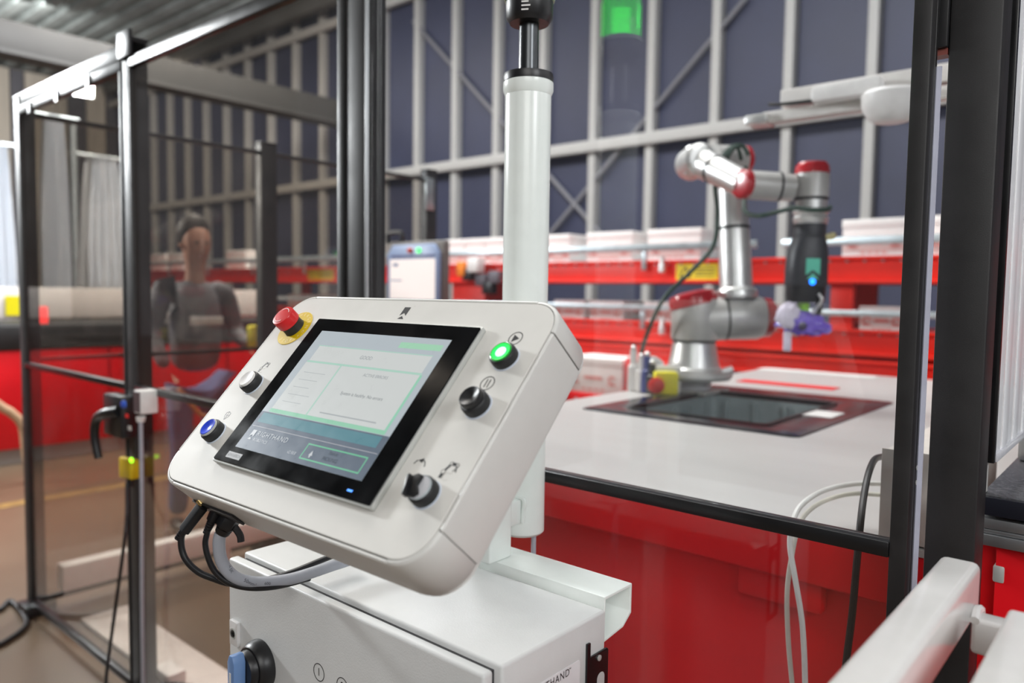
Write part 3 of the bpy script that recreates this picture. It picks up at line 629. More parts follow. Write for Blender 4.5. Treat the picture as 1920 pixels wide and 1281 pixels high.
build('edge_strip', box(B(), (xC1 + .0145, YF - .010, .1), (xC1 + .02, YF - .0045, 2.4)), ALU, p3)
build('stile_flange', box(B(), (xD1 - .004, YF + .0215, .03), (xD1, YF + .032, 2.5)), FENCEG, p3, bevel=.001)
for py in (879, 906): build('slot_hole', lathe(B(), frame((xD1 + .0002, YF + .0265, atX(1716, py, xD1).z), (1, 0, 0)), [(0, .0035), (.0005, .0035)], 12), ALUP, p3)
build('pane_edge', box(B(), (atY(1746, 300, YF + .034).x, YF + .034, .06), (atY(1757, 300, YF + .034).x, YF + .038, fz(1750, 112))), mat('pale_lavender_seal', (206, 208, 226), .3), p3)
# big post at right, in a plane just behind
YE = YF + .06
bx0, bx1 = atY(1745.5, 760, YE).x, atY(1843, 760, YE).x
pe = post('fence_post', bx0, bx1, YE, YE + .06, 2.5, 'wide black fence post at the right beside the white strip curtain', base=True)
lt = build('hinge_block', box(B(), (bx0 - .0225, YE - .006, atY(1762, 92, YE).z), (bx0 - .0005, YE + .03, 2.4)), BLK, pe, bevel=.002)
build('hinge_pin', box(B(), (bx0 - .019, YE - .012, atY(1758, 44, YE).z), (bx0 - .01, YE - .0065, 2.4)), FENCEG, lt, bevel=.001)
build('hinge_tip', box(B(), (bx0 - .0165, YE, atY(1762, 104, YE).z), (bx0 - .001, YE + .02, atY(1762, 92.3, YE).z)), mat('brown_plastic', (120, 62, 54), .5), lt)
# side fence running back from the corner post
xS = xA0 + PD / 2
y2a, y2b = atX(490, 400, xS + .03).y, atX(490, 400, xS + .03).y + PD * 1.6
y3a = atX(800, 380, xS + .03).y; y3b = y3a + .09
zS = atX(340, 262, xS).z; zL = atX(380, 659, xS).z
post('fence_post', xS - .03, xS + .03, y2a, y2b, atX(510, 272, xS + .03).z, 'black side fence post seen through the smoky gate panel', holes=(1.4, 1.6, 1.8))
post('fence_post', xS - .03, xS + .03, y3a, y3b, atX(815, 322, xS + .03).z, 'black side fence post with silver fitting above the kiosk')
tag(build('steel_fitting', box(B(), (xS + .031, y3a - .02, atX(806, 395, xS + .03).z), (xS + .05, y3a + .05, atX(806, 335, xS + .03).z)), GALV, bevel=.008), 'silver fitting on the side fence post above the kiosk', 'fitting')
def side_panel(y0, y1, label):
    t = thing('side_fence', (xS, (y0 + y1) / 2, 0), label, 'fence panel')
    for nm, z, h in (('top_rail', zS, .02), ('middle_rail', zL, .018), ('bottom_rail', .05, .02)):
        build(nm, box(B(), (xS - .012, y0, z - h / 2), (xS + .012, y1, z + h / 2)), FENCE, t, bevel=.002)
    for za, zb in ((.062, zL - .0095), (zL + .0095, zS - .0105)): build('clear_pane', box(B(), (xS - .002, y0 + .001, za), (xS + .002, y1 - .001, zb)), PANES, t)
side_panel(YF + PD + .002, y2a - .002, 'side fence panel between the corner post and the second side post')
side_panel(y2b + .002, y3a - .002, 'side fence panel leading back to the kiosk')
wz0, wz1 = atX(90, 1110, xS + .08).z, atX(90, 1062, xS + .08).z
t = thing('floor_guard', (xS + .1, 2.2, 0), 'low white steel guard bar along the foot of the side fence', 'barrier')
build('bar', box(B(), (xS + .06, YF + .09, wz0), (xS + .14, 3.6, wz1)), FRAMEW, t, bevel=.008)
for yy in (1.9, 3.3): build('leg', box(B(), (xS + .075, yy, 0), (xS + .125, yy + .05, wz0)), FRAMEW, t)
q0, q1 = atZ(140, 1166, .01), atZ(215, 1134, .01)
t = tag(build('floor_tray', box(B(), (q0.x, q0.y + .02, .002), (-2.0, q1.y + .03, .02)), mat('tray_white', (214, 208, 204), .5), bevel=.008), 'flat white tray on the floor inside the smoky fence panels', 'tray')
q = atZ(318, 1262, .05)
tag(build('junction_box', cbox(B(), (q.x, q.y, .046), (.12, .07, .05)), WHITEP, bevel=.01), 'small white junction box on the white floor tray', 'box')
tag(build('tray_cable', tube(B(), [Vector((q.x + .03, q.y - .05, .03)), Vector((q.x + .1, q.y - .03, .06)), Vector((q.x + .16, q.y + .02, .05)), Vector((q.x + .2, q.y + .1, .03))], .006, 8), BLK), 'black cable looped over the white junction box', 'cable')
pts, lab = ((-30, 1150), (10, 1140), (30, 1125), (60, 1165), (20, 1200), (-20, 1215)), 'tangled black cable on the floor at the far left edge'
tag(build('floor_cable', tube(B(), [atZ(x, y, .012) - Vector((0, .02, 0)) for x, y in pts], .011, 8), BLKR), lab, 'cable')
# lock, handle and switch on the lock post
YL = YF - .012
t = thing('gate_lock', (xB0 + .02, YL, fz(235, 778)), 'black gate lock with drooping lever handle and white switch block', 'lock')
def lp(px, py, d=0): return atY(px, py, YL - d)
a, b = lp(215, 735), lp(252, 822)
build('lock_body', box(B(), (a.x, YL - .04, b.z), (b.x, YL + .011, a.z)), BLK, t, bevel=.008)
build('lever_handle', tube(B(), [lp(222, 772, .04), lp(200, 775, .06), lp(184, 783, .065), lp(178, 800, .065), lp(178, 825, .065), lp(185, 860, .06)], .012, 12, 5, rr=lambda u: .019 - .006 * u), BLK, t)
build('release_button', lathe(B(), frame(lp(234, 758, .04), (0, -1, 0)), [(0, .013), (.008, .012), (.01, .009)], 18), flat('lock_blue', (40, 86, 190), .3), t)
build('red_mark', cbox(B(), lp(238, 780, .0405), (.02, .003, .012)), flat('stop_red', (214, 24, 20)), t)
build('key_slot', cbox(B(), lp(243, 803, .0405), (.022, .003, .014)), STEEL, t)
a, b = lp(250, 731, .044), lp(264, 778, .044)
sw = build('switch_block', box(B(), (a.x, YL - .044, b.z), (b.x, YL + .011, a.z)), WHITEP, t, bevel=.004)
build('dark_face', box(B(), (a.x + .002, YL - .0452, b.z + .005), (b.x - .004, YL - .0441, a.z - .005)), mat('switch_dark', (78, 62, 66), .5), sw)
build('cable_gland', cyl(B(), lp(264, 782, .02), lp(264, 791, .02), .015, .012, 16), WHITEP, t)
tag(build('switch_cable', tube(B(), [lp(264, 790, .02), lp(265, 850, .02), lp(266, 950, .02), lp(266, 1100, .02), lp(268, 1290, .02), lp(268, 1340, .02)], .0065, 8), GREYC), 'grey cable running straight down the lock post from the white switch', 'cable')
tag(build('lock_cable', tube(B(), [lp(238, 905, .02), lp(238, 960, .03), lp(234, 1010, .05), lp(222, 1100, .06), lp(208, 1200, .07), lp(200, 1262, .09), lp(199, 1300, .1)], .006, 8), BLK), 'thin black cable sagging from the lit sensor to the floor', 'cable')
t = thing('gate_sensor', lp(245, 878), 'yellow gate sensor with lit green lamp below the lock', 'sensor')
a, b = lp(240, 857), lp(256, 899)
build('sensor_body', box(B(), (a.x, YL - .02, b.z), (b.x, YL + .011, a.z)), mat('sensor_yellow', (206, 176, 16), .45), t, bevel=.006)
a, b = lp(229, 856), lp(238.5, 897)
build('actuator', box(B(), (a.x, YL - .012, b.z), (b.x, YL + .011, a.z)), mat('sensor_yellow', (206, 176, 16)), t, bevel=.005)
build('signal_lamp', lathe(B(), frame(lp(247, 863, .02), (0, -1, 0)), [(-.002, .008), (.003, .008), (.006, .004)], 14), flat('sensor_green_glow', (150, 255, 40), .3, 2.5), t)
build('plug', cyl(B(), lp(246, 900, .01), lp(246, 912, .01), .007, n=12), BLK, t)
# ================================================================== PERSON: a reflection in the fence glass, built as a solid figure
def skin(name, pts, edges, m, parent, sub=2, rootv=0):
    me = bpy.data.meshes.new(name); loc = root_of(parent).location
    me.from_pydata([Vector(p[:3]) for p in pts], edges, []); o = bpy.data.objects.new(name, me); COL.objects.link(o)
    o.modifiers.new('s', 'SKIN'); d = me.skin_vertices[0].data
    for i, p in enumerate(pts): d[i].radius = (p[3], p[4] if len(p) > 4 else p[3]); d[i].use_root = (i == rootv)
    s = o.modifiers.new('u', 'SUBSURF'); s.levels = sub; s.render_levels = sub
    dg = bpy.context.evaluated_depsgraph_get(); me2 = bpy.data.meshes.new_from_object(o.evaluated_get(dg)); bpy.data.objects.remove(o)
    me2.name = name; me2.materials.clear(); me2.materials.append(m)
    for p in me2.polygons: p.use_smooth = True
    o = bpy.data.objects.new(name, me2); COL.objects.link(o); o.parent = parent; return o
pp = atX(366, 600, -4.35)
pr = thing('person', (pp.x, pp.y, 0), 'reflected person in grey jacket and blue jeans holding an orange cord, modelled behind the side fence', 'person')
SKIN = mat('skin', (176, 130, 110), .5, var=.04); JKT = mat('grey_jacket', (104, 104, 112), .7, var=.12, scale=9); JEAN = mat('blue_jeans', (84, 98, 142), .8, var=.15, scale=12); HAIR = mat('dark_hair', (38, 32, 30), .6, var=.2)
# local frame: person faces +X-ish (towards the camera side); x = forward, y = left
skin('body', [(0, 0, 1.40, .075, .075), (0, 0, 1.50, .058, .056), (.012, 0, 1.58, .058, .056), (.02, 0, 1.66, .082, .075), (.018, 0, 1.74, .09, .078), (.005, 0, 1.80, .066, .06), (.1, 0, 1.655, .02, .016), (.26, .20, 1.08, .03), (.33, .17, 1.06, .038, .02), (.385, .155, 1.05, .012), (.39, .175, 1.045, .012), (.39, .19, 1.035, .011), (.36, .13, 1.06, .011),
      (.2, -.26, .98, .03), (.26, -.25, .94, .038, .02), (.31, -.24, .90, .012), (.31, -.26, .90, .012), (.30, -.275, .895, .011), (.28, -.22, .91, .011)],
     [(0, 1), (1, 2), (2, 3), (3, 4), (4, 5), (3, 6), (7, 8), (8, 9), (8, 10), (8, 11), (8, 12), (13, 14), (14, 15), (14, 16), (14, 17), (14, 18)], SKIN, pr)
skin('jacket', [(0, 0, .92, .125, .165), (0, 0, 1.1, .115, .155), (.0, 0, 1.28, .12, .165), (0, 0, 1.42, .085, .12), (.01, 0, 1.49, .06, .065), (0, .19, 1.41, .07), (.02, .245, 1.16, .052), (.24, .205, 1.09, .038), (0, -.19, 1.41, .07), (-.01, -.255, 1.17, .052), (.18, -.26, .99, .038)],
     [(0, 1), (1, 2), (2, 3), (3, 4), (3, 5), (5, 6), (6, 7), (3, 8), (8, 9), (9, 10)], JKT, pr)
skin('trousers', [(0, 0, .93, .115, .15), (0, .095, .82, .088), (.02, .105, .5, .062), (0, .115, .10, .055), (0, -.095, .82, .088), (.03, -.11, .5, .062), (.02, -.13, .10, .055)], [(0, 1), (1, 2), (2, 3), (0, 4), (4, 5), (5, 6)], JEAN, pr)
for s in (1, -1): skin('shoe', [(-.05, s * .12, .05, .042), (.06, s * .13, .045, .045, .04), (.16, s * .135, .035, .035, .03)], [(0, 1), (1, 2)], BLK, pr)
skin('hair', [(-.05, 0, 1.62, .06, .08), (-.035, 0, 1.73, .105, .1), (.015, 0, 1.79, .105, .1), (.07, 0, 1.80, .05, .07)], [(0, 1), (1, 2), (2, 3)], HAIR, pr)
skin('ear', [(.01, .08, 1.66, .016), (.0, .088, 1.69, .018)], [(0, 1)], SKIN, pr, 1); skin('ear', [(.01, -.08, 1.66, .016), (.0, -.088, 1.69, .018)], [(0, 1)], SKIN, pr, 1)
for s in (1, -1): build('eye', lathe(B(), frame(Vector((pp.x + .094, pp.y + s * .03, 1.69)), (1, 0, 0)), [(0, .011), (.006, .008), (.008, 0)], 10), INK, pr)
build('mouth', cbox(B(), (pp.x + .092, pp.y, 1.612), (.01, .05, .01)), mat('lips', (150, 92, 86), .5), pr, bevel=.003)
build('reflective_band', cbox(B(), (pp.x + .135, pp.y, 1.24), (.012, .2, .05)), mat('reflective_tape', (214, 216, 220), .3), pr, bevel=.004)
tag(build('orange_cord', tube(B(), [(pp.x + .37, pp.y + .17, 1.0), (pp.x + .36, pp.y + .0, .8), (pp.x + .33, pp.y - .12, .72), (pp.x + .29, pp.y - .245, .88)], .012, 8), mat('orange_cord', (196, 128, 70), .5)), 'orange cord held in both hands by the reflected person', 'cord')
tag(build('hand_scanner', box(B(), (pp.x + .34, pp.y + .13, 1.09), (pp.x + .40, pp.y + .2, 1.22)), YEL, bevel=.012), 'yellow hand held device in the left hand of the reflected person', 'device')
# ================================================================== PACKING STATION at the right edge
YP = 1.25
def sp(px, py, d=0): return atY(px, py, YP + d)
x0 = sp(1838, 932).x; x1 = x0 + .75
zt0, zt1, za0, za1 = sp(1870, 931).z, sp(1870, 969).z, sp(1870, 974).z, sp(1870, 1019).z
t = thing('packing_station', (x0 + .4, YP + .4, 0), 'packing station with black top, aluminium edge and red panel at the right edge', 'table')
build('worktop', box(B(), (x0, YP, zt1), (x1, YP + 1.0, zt0)), mat('speckled_black_top', (70, 70, 74), .25, var=.5, scale=160), t, bevel=.002)
build('edge_band', box(B(), (x0, YP - .006, zt1 + .001), (x1, YP - .0005, zt0 - .002)), mat('edge_navy', (30, 31, 40), .3), t, bevel=.001)
for i, f in enumerate((.0, .42, .62)):
    g0 = (0, .40, .58, 1)[i]; g1 = (.38, .56, 1)[i]
    build('aluminium_profile', box(B(), (x0 - .005, YP - .004 - .004 * (i == 2), zt1 - .004 - (zt1 - za1) * g1), (x1, YP + .04, zt1 - .004 - (zt1 - za1) * g0)), ALU, t, bevel=.001)
xr = sp(1862, 1100).x
build('red_panel', box(B(), (xr, YP + .012, .05), (x1, YP + .03, za1 - .006)), REDD, t, bevel=.001)
build('red_panel', box(B(), (x0, YP + .045, .05), (x0 + .03, YP + .06, za1 - .006)), REDD, t)
build('cable_slot', box(B(), (x0 + .03, YP + .03, za1 - .075), (xr + .002, YP + .06, za1 - .008)), BLK, t)
build('slot_clip', box(B(), (x0 + .033, YP + .01, za1 - .06), (xr - .003, YP + .029, za1 - .035)), STEEL, t, bevel=.003)
for xx in (x0 + .04, x1 - .08):
    build('foot', box(B(), (xx, YP + .1, 0), (xx + .04, YP + .9, .05)), BLK, t)
ux0, ux1 = sp(1851, 500).x, sp(1870, 500).x
build('upright', box(B(), (ux0, YP + .0, zt0 + .0005), (ux1, YP + .02, 2.4)), mat('upright_white', (214, 212, 208), .3), t, bevel=.002)
for py in (18, 28): build('upright_slot', box(B(), (ux1 - .0085 + .003 * (py > 20), YP - .0006, sp(1870, py + 8).z), (ux1 - .0065 + .003 * (py > 20), YP - .0001, sp(1870, py - 8).z)), INK, t)
cu = thing('strip_curtain', (ux1 + .01, YP + .3, sp(1880, 872).z), 'ribbed white strip curtain hanging above the black packing top', 'curtain')
zc0 = sp(1880, 872).z
build('edge_profile', box(B(), (ux1 + .0005, YP + .0, zc0), (ux1 + .009, YP + .012, 2.4)), FENCEG, cu, bevel=.001)
RIBW = mat('ribbed_white_sheet', (244, 245, 248), .35, var=.03)
for i in range(16):
    build('strip', box(B(), (ux1 + .0045 + .002 * (i % 2), YP + .014 + i * .05, zc0 + .012), (ux1 + .007 + .002 * (i % 2), YP + .061 + i * .05, 2.4)), RIBW, cu, bevel=.0008)
build('bottom_hem', box(B(), (ux1 + .003, YP + .013, zc0 + .0), (ux1 + .011, YP + .82, zc0 + .0115)), mat('clear_hem', (206, 206, 212), .2), cu, bevel=.001)
t = thing('clamp', sp(1905, 850, .25), 'silver clamp with black lever standing on the black packing top', 'clamp')
q = Vector((sp(1896, 880).x + .02, YP + .30, zt0))
build('clamp_base', box(B(), (q.x - .05, q.y, zt0 + .0005), (q.x + .14, q.y + .1, zt0 + .045)), ALU, t, bevel=.006)
build('lever', tube(B(), [q + Vector((-.03, .02, .05)), q + Vector((.03, .0, .075)), q + Vector((.05, -.01, .082))], .009, 8), BLK, t)
build('guide_plate', box(B(), (q.x + .03, q.y + .05, zt0 + .0455), (q.x + .14, q.y + .06, zt0 + .13)), STEEL, t, bevel=.003)
# white control box on the cell table with its cables
a, b = atZ(1655, 1016, TZ), None
yb = 1.34; xa = atY(1657, 900, yb).x; zb = atY(1657, 841, yb).z
t = thing('control_box', (xa + .06, yb + .1, TZ + .001), 'white control box on the cell table behind the right stile', 'box')
build('housing', box(B(), (xa, yb, TZ + .0012), (xa + .11, yb + .34, zb)), mat('box_warm_white', (206, 200, 194), .45), t, bevel=.004)
build('front_cover', box(B(), (xa - .004, yb - .003, TZ + .003), (xa + .114, yb - .0002, zb + .001)), mat('box_warm_white', (206, 200, 194)), t, bevel=.001)
build('green_mark', box(B(), (xa + .07, yb + .2, zb + .0002), (xa + .085, yb + .23, zb + .0006)), flat('mark_green', (110, 200, 110)), t)
def cb(px, py, y): return atY(px, py, y)
tag(build('power_cable', tube(B(), [cb(1656, 856, 1.42), cb(1640, 862, 1.36), cb(1628, 890, 1.30), cb(1619, 935, 1.25), cb(1613, 985, 1.21), cb(1606, 1060, 1.19), cb(1598, 1150, 1.19), cb(1588, 1230, 1.19), cb(1580, 1300, 1.19)], .0055, 10), BLK), 'black power cable dropping from the control box past the middle rail', 'cable')
tag(build('data_cable', tube(B(), [cb(1654, 907, 1.42), cb(1600, 908, 1.40), cb(1545, 920, 1.34), cb(1505, 945, 1.26), cb(1488, 975, 1.22), cb(1481, 1020, 1.20), cb(1490, 1080, 1.19), cb(1503, 1160, 1.19), cb(1508, 1230, 1.19), cb(1510, 1300, 1.19)], .0045, 10), WHITEC), 'front white cable arching from the control box and hanging before the red panel', 'cable')
tag(build('data_cable', tube(B(), [cb(1654, 928, 1.40), cb(1600, 926, 1.40), cb(1555, 936, 1.36), cb(1520, 955, 1.29), cb(1498, 985, 1.23), cb(1485, 1040, 1.205), cb(1476, 1110, 1.2), cb(1478, 1200, 1.2), cb(1487, 1300, 1.2)], .004, 10), mat('cable_offwhite', (214, 212, 200), .4)), 'thinner off-white cable hanging left of the brighter white cable', 'cable')
# ================================================================== FOREGROUND WHITE STEEL FRAME
def tubebox(bm, x0, x1, y0, y1, z0, z1): return box(bm, (x0, y0, z0), (x1, y1, z1))
lo_, hi_ = .75, EYE
for _ in range(40):
    zz = (lo_ + hi_) / 2; wd = atZ(1842, 1053, zz).x - atZ(1763, 1040, zz).x
    if wd > .040: lo_ = zz
    else: hi_ = zz
zf = zz; a = atZ(1763, 1040, zf); b = atZ(1842, 1053, zf)
print('FRAME', zf, a, b)
t = thing('tube_bench', (a.x, a.y - .3, 0), 'white square tube steel frame in the near right foreground', 'bench')
ye = (a.y + b.y) / 2
build('long_tube', box(B(), (a.x, ye - .6, zf - .058), (b.x, ye, zf)), FRAMEW, t, bevel=.008, seg=4)
c2 = atZ(1892, 1140, zf); 
build('long_tube', box(B(), (c2.x, c2.y - .6, zf - .042), (c2.x + .045, c2.y, zf)), FRAMEW, t, bevel=.004, seg=3)
build('cross_tube', box(B(), (b.x + .0005, ye - .05, zf - .085), (c2.x + .25, ye - .022, zf - .0465)), FRAMEW, t, bevel=.005, seg=3)
build('weld_bead', tube(B(), [(b.x + .002, ye - .018, zf - .056), (b.x + .004, ye - .02, zf - .046), (b.x + .003, ye - .036, zf - .043), (b.x + .004, ye - .052, zf - .048)], .005, 8), FRAMEW, t)
for xx, yy in ((c2.x + .2, ye - .048), (a.x + .005, ye - .58)): build('leg', box(B(), (xx, yy, 0), (xx + .025, yy + .025, zf - .0855 if xx > a.x + .1 else zf - .0585)), FRAMEW, t, bevel=.003)
# ================================================================== CONSOLE: stand, cabinet, pole
ZC = EYE - .412
f0 = atZ(424, 1042, ZC); f1 = atZ(918, 1262, ZC); g1 = atZ(1143, 1146, ZC); g0 = atZ(931.6, 1248, ZC)
b0_ = atZ(560, 1078, ZC)
yF = (f0.y + f1.y) / 2; yB = g1.y; xL = f0.x; xR = (g0.x + g1.x) / 2
print('CAB', [round(v, 4) for v in (f0.x, f0.y, f1.x, f1.y, g0.x, g0.y, g1.x, g1.y, b0_.y)])
yB0 = yF + .024
cabz = .52
t = thing('control_cabinet', ((xL + xR) / 2, (yF + yB) / 2, cabz), 'light grey steel control cabinet below the operator panel', 'cabinet')
build('cabinet_body', box(B(), (xL + .004, yB0, cabz), (xR, yB, ZC)), CAB, t, bevel=.004, seg=3)
build('seal', box(B(), (xL + .012, yF + .0165, cabz + .006), (xR - .012, yB0 + .002, ZC - .008)), SEAM, t)
build('cabinet_door', box(B(), (xL, yF, cabz + .004), (xR - .006, yF + .017, ZC - .004)), CAB, t, bevel=.0045, seg=3)
def dp(px, py): return atY(px, py, yF)
kd = lambda p, d=0: frame((p.x, yF - d, p.z), (0, -1, 0), (1, 0, 0))
p = dp(444, 1186); lk = build('door_lock', prism(B(), rrect(-.0115, -.019, .0115, .019, .001), kd(p), .0, .006), WHITEP, t, bevel=.0012)
build('lock_barrel', lathe(B(), kd(p, .006), [(.0, .0085), (.0012, .0085), (.0008, .006), (-.001, .0055)], 22), STEEL, lk)
bm = B(); ring2(bm, kd(p, .0065), (0, 0), .0042, .0026, .001, 20, .8, 5.6); build('lock_key_bit', bm, INK, lk)
p = dp(492, 1244)
rs = build('switch_base', lathe(B(), kd(p), [(0, .036), (.004, .0365), (.012, .0355), (.019, .032), (.021, .030)], 44), BLK, t)
build('switch_dial', lathe(B(), kd(p, .0215), [(0, .027), (.006, .026), (.010, .023)], 36), BLK, rs)
bm = B(); prism(bm, [(-.0085, -.034), (.0085, -.034), (.0095, .018), (.0045, .029), (-.0045, .029), (-.0095, .018)], kd(p, .0318), 0, .019)
SWB = mat('switch_blue', (108, 142, 192), .35)
hd = build('switch_handle', bm, SWB, rs, bevel=.002)
build('pointer_stripe', prism(B(), [(-.002, -.033), (.002, -.033), (.002, .004), (-.002, .004)], kd(p, .051), 0, .0006), WHITEP, hd)
km = frame((p.x + .0098, yF - .041, p.z - .005), (1, 0, 0), (0, 0, 1))
for (px, py), s in (((598, 1261), '1'), ((642, 1288), '2')):
    p = dp(px, py); bm = B(); ring2(bm, kd(p), (0, 0), .0118, .0011, .0003, 40); o = build('circled_number', bm, INK, t)
    text('digit', s, kd(p), .016, INK, o)
# right side of cabinet: sticker and bracket plate
def sd(px, py): q = atX(px, py, xR); return q
ks = lambda q, d=0: frame((xR + d, q.y, q.z), (1, 0, 0), (0, 1, 0))
q = sd(1087, 1236); 
a = sd(1006, 1279)
st = build('name_sticker', prism(B(), rrect(-.115, -.085, 0, 0, .004), ks(q, .0003), 0, .0004), mat('sticker_white', (240, 240, 242), .35), t)
e = sd(1066, 1266)
text('brand_lettering', 'RIGHTHAND', ks(Vector((xR, sd(1064, 1264).y + .003, sd(1040, 1276).z)), .0009), .0135, INK, st, 'RIGHT', sx=.92, spacing=1.15)
text('trademark', '™', ks(sd(1064, 1260) + Vector((0, .004, .002)), .0009), .005, INK, st)
q0 = sd(1101, 1206); q1 = sd(1137, 1213); q2 = sd(1101, 1300)
kb_ = ks(Vector((xR, q0.y, q0.z)), .0005)
wd = q1.y - q0.y; zt_ = sd(1120, 1222).z - q0.z
bm = B()
ol = [(-.0035, 0), (.0035, 0), (.0035, zt_), (wd - .003, zt_), (wd, zt_ - .003), (wd, -.16), (-.0035, -.16)]
prism(bm, ol, kb_, 0, .003); br = build('bracket_plate', bm, FENCEG, t, bevel=.0006)
sy = sd(1115, 1270).y - q0.y + .004
build('bracket_slot', prism(B(), rrect(wd * .42, -.15, wd * .8, sd(1117, 1262).z - q0.z, wd * .18), kb_, .0031, .0033), CAB, br)
p = sd(1119, 1232); build('bracket_screw', lathe(B(), ks(p, .0036), [(0, .004), (.0012, .004), (.0016, .003)], 14), STEEL, br)
# stand: channel, square post, bracket, foot
zp = EYE - .398
c0 = atZ(918, 1060, zp); px1, py0 = c0.x, c0.y
ch = thing('console_stand', (px1 - .025, py0 + .025, 0), 'glossy pale grey steel stand with square post and cross channel behind the cabinet', 'stand')
xe = (atZ(1164, 1087, zp).x + atZ(1150, 1131, zp).x) / 2; cy0 = yB + .002; cy1 = atZ(1164, 1087, zp).y
print('CH', xe, cy0, cy1, atZ(1150, 1131, zp), 'post', px1, py0)
zq = zp - .062
bm = B()
outer = [(cy0, zq), (cy1 - .02, zq + .006), (cy1, zq + .02), (cy1, zp), (cy0 + .002, zp)]
th = .0045
inner = [(cy0 + th, zq + th), (cy1 - .022, zq + .006 + th), (cy1 - th, zq + .024), (cy1 - th, zp - th), (cy0 + th + .001, zp - th)]
x0_ = xL + .03; n = 5
V = [[bm.verts.new((x, y, z)) for y, z in Lp] for x in (x0_, xe) for Lp in (outer, inner)]
for i in range(n):
    j = (i + 1) % n
    for A, C in ((V[0], V[2]), (V[1], V[3]), (V[0], V[1]), (V[2], V[3])): bm.faces.new((A[i], A[j], C[j], C[i]))
build('cross_channel', bm, STAND, ch, bevel=.0012)
P_ = .049
build('square_post', box(B(), (px1 - P_, py0, zp + .0003), (px1, py0 + P_, EYE - .075)), STAND, ch, bevel=.003, seg=3)
build('head_plate', box(B(), (px1 - .13, py0 - .012, EYE - .2), (px1 + .03, py0 - .0003, EYE - .09)), STAND, ch, bevel=.003)
build('lower_post', box(B(), (px1 - P_, py0 + .0, .02), (px1, py0 + P_, zq - .001)), STAND, ch, bevel=.003)
build('foot_plate', box(B(), (px1 - .25, py0 - .2, 0), (px1 + .2, py0 + .22, .0195)), STAND, ch, bevel=.004)
for sx_ in (-.2, .15): build('bolt', lathe(B(), T((px1 + sx_, py0 - .15, .0197)), [(0, .012), (.008, .012), (.01, .008)], 12), GALV, ch)
# pole (stands behind the square post)
dpz = None
yP = py0 + P_ + .064 + .036
xPm = atY(982.5, 700, yP)
pc = Vector((xPm.x, yP, 0)); dP = (M3 @ (Vector((pc.x, pc.y, EYE)) - O)).z
rP = .5 * 86.5 * ((M3 @ (Vector((pc.x, pc.y, 1.7)) - O)).z) / F
print('POLE', pc, rP, dP)
zb_ = atY(985, 1013, yP - rP * .8).z; zt_ = atY(988, 165, yP).z
pl = thing('signal_pole', (pc.x, pc.y, zb_), 'thick glossy white pole with black and green signal light behind the operator panel', 'signal light')
build('pole_tube', lathe(B(), T(pc), [(zb_ + .0, rP * .9), (zb_ + .004, rP), (zt_ - .014, rP)], 64), STAND, pl)
build('pole_collar', lathe(B(), T(pc), [(zt_ - .0138, rP), (zt_ - .006, rP * 1.09), (zt_ + .006, rP * 1.09), (zt_ + .0075, rP * 1.05)], 64), STAND, pl)
build('black_cap', lathe(B(), T(pc), [(zt_ + .0077, rP * 1.07), (zt_ + .014, rP * 1.09), (zt_ + .02, rP * 1.06), (zt_ + .0205, rP * .5)], 64), BLK, pl)
z2 = atY(988, 138, yP).z; z3 = atY(988, 47, yP).z; z4 = atY(988, 5, yP).z
STEM = mat('dark_anodised_stem', (70, 72, 74), .28, metal=.8, stretch=(1, 1, .03))
build('stem', lathe(B(), T(pc), [(zt_ + .0207, rP * .44), (z3 + .01, rP * .42)], 40), STEM, pl)
bs = build('lamp_base', lathe(B(), T(pc), [(z3, rP * .84), (z3 + .008, rP * 1.0), (z4 - .002, rP * 1.02), (z4, rP * .98)], 56), BLK, pl)
for i in range(4):
    aa = -1.05
    k = frame(pc + Vector((math.cos(aa), math.sin(aa), 0)) * rP * 1.02 + Vector((0, 0, z4 - .007 - i * .006)), (math.cos(aa), math.sin(aa), 0), (-math.sin(aa), math.cos(aa), 0))
    bm = B(); seg2(bm, k, (-.006, 0), (.008 - .003 * (i % 2), 0), .0022, .0004); build('base_print', bm, WHITEP, bs)
GL = bpy.data.materials.new('green_lens'); GL.use_nodes = True; bb = GL.node_tree.nodes['Principled BSDF']
bb.inputs['Base Color'].default_value = (*lin((40, 230, 80)), 1); bb.inputs['Transmission Weight'].default_value = .75; bb.inputs['Roughness'].default_value = .08
bb.inputs['Emission Color'].default_value = (*lin((30, 255, 60)), 1); bb.inputs['Emission Strength'].default_value = 1.6
nn_ = GL.node_tree.nodes.new('ShaderNodeTexNoise'); nn_.inputs['Scale'].default_value = 40; rr_ = GL.node_tree.nodes.new('ShaderNodeMapRange'); rr_.inputs['To Min'].default_value = .05; rr_.inputs['To Max'].default_value = .12
GL.node_tree.links.new(nn_.outputs[0], rr_.inputs[0]); GL.node_tree.links.new(rr_.outputs[0], bb.inputs['Roughness'])
build('lens_flange', lathe(B(), T(pc), [(z4 + .0002, rP * 1.08), (z4 + .004, rP * 1.1), (z4 + .008, rP * 1.06)], 56), mat('clear_green_rim', (180, 210, 190), .2), pl)
lz = build('green_lens', lathe(B(), T(pc), [(z4 + .0083, rP * 1.0), (z4 + .07, rP * 1.0), (z4 + .085, rP * .9), (z4 + .09, rP * .5)], 56), GL, pl)
build('lamp_core', lathe(B(), T(pc), [(z4 + .01, rP * .3), (z4 + .06, rP * .3)], 24), flat('green_core_glow', (120, 255, 140), .3, 5), lz)
build('top_cap', lathe(B(), T(pc), [(z4 + .0905, rP * .9), (z4 + .105, rP * .9), (z4 + .11, rP * .7)], 40), BLK, pl)
q0 = atY(958, 985, py0 + P_); 
build('pole_bracket', box(B(), (pc.x - .02, py0 + P_ + .0005, q0.z - .022), (pc.x + .024, pc.y - rP * .8, q0.z + .018)), STAND, pl, bevel=.003)
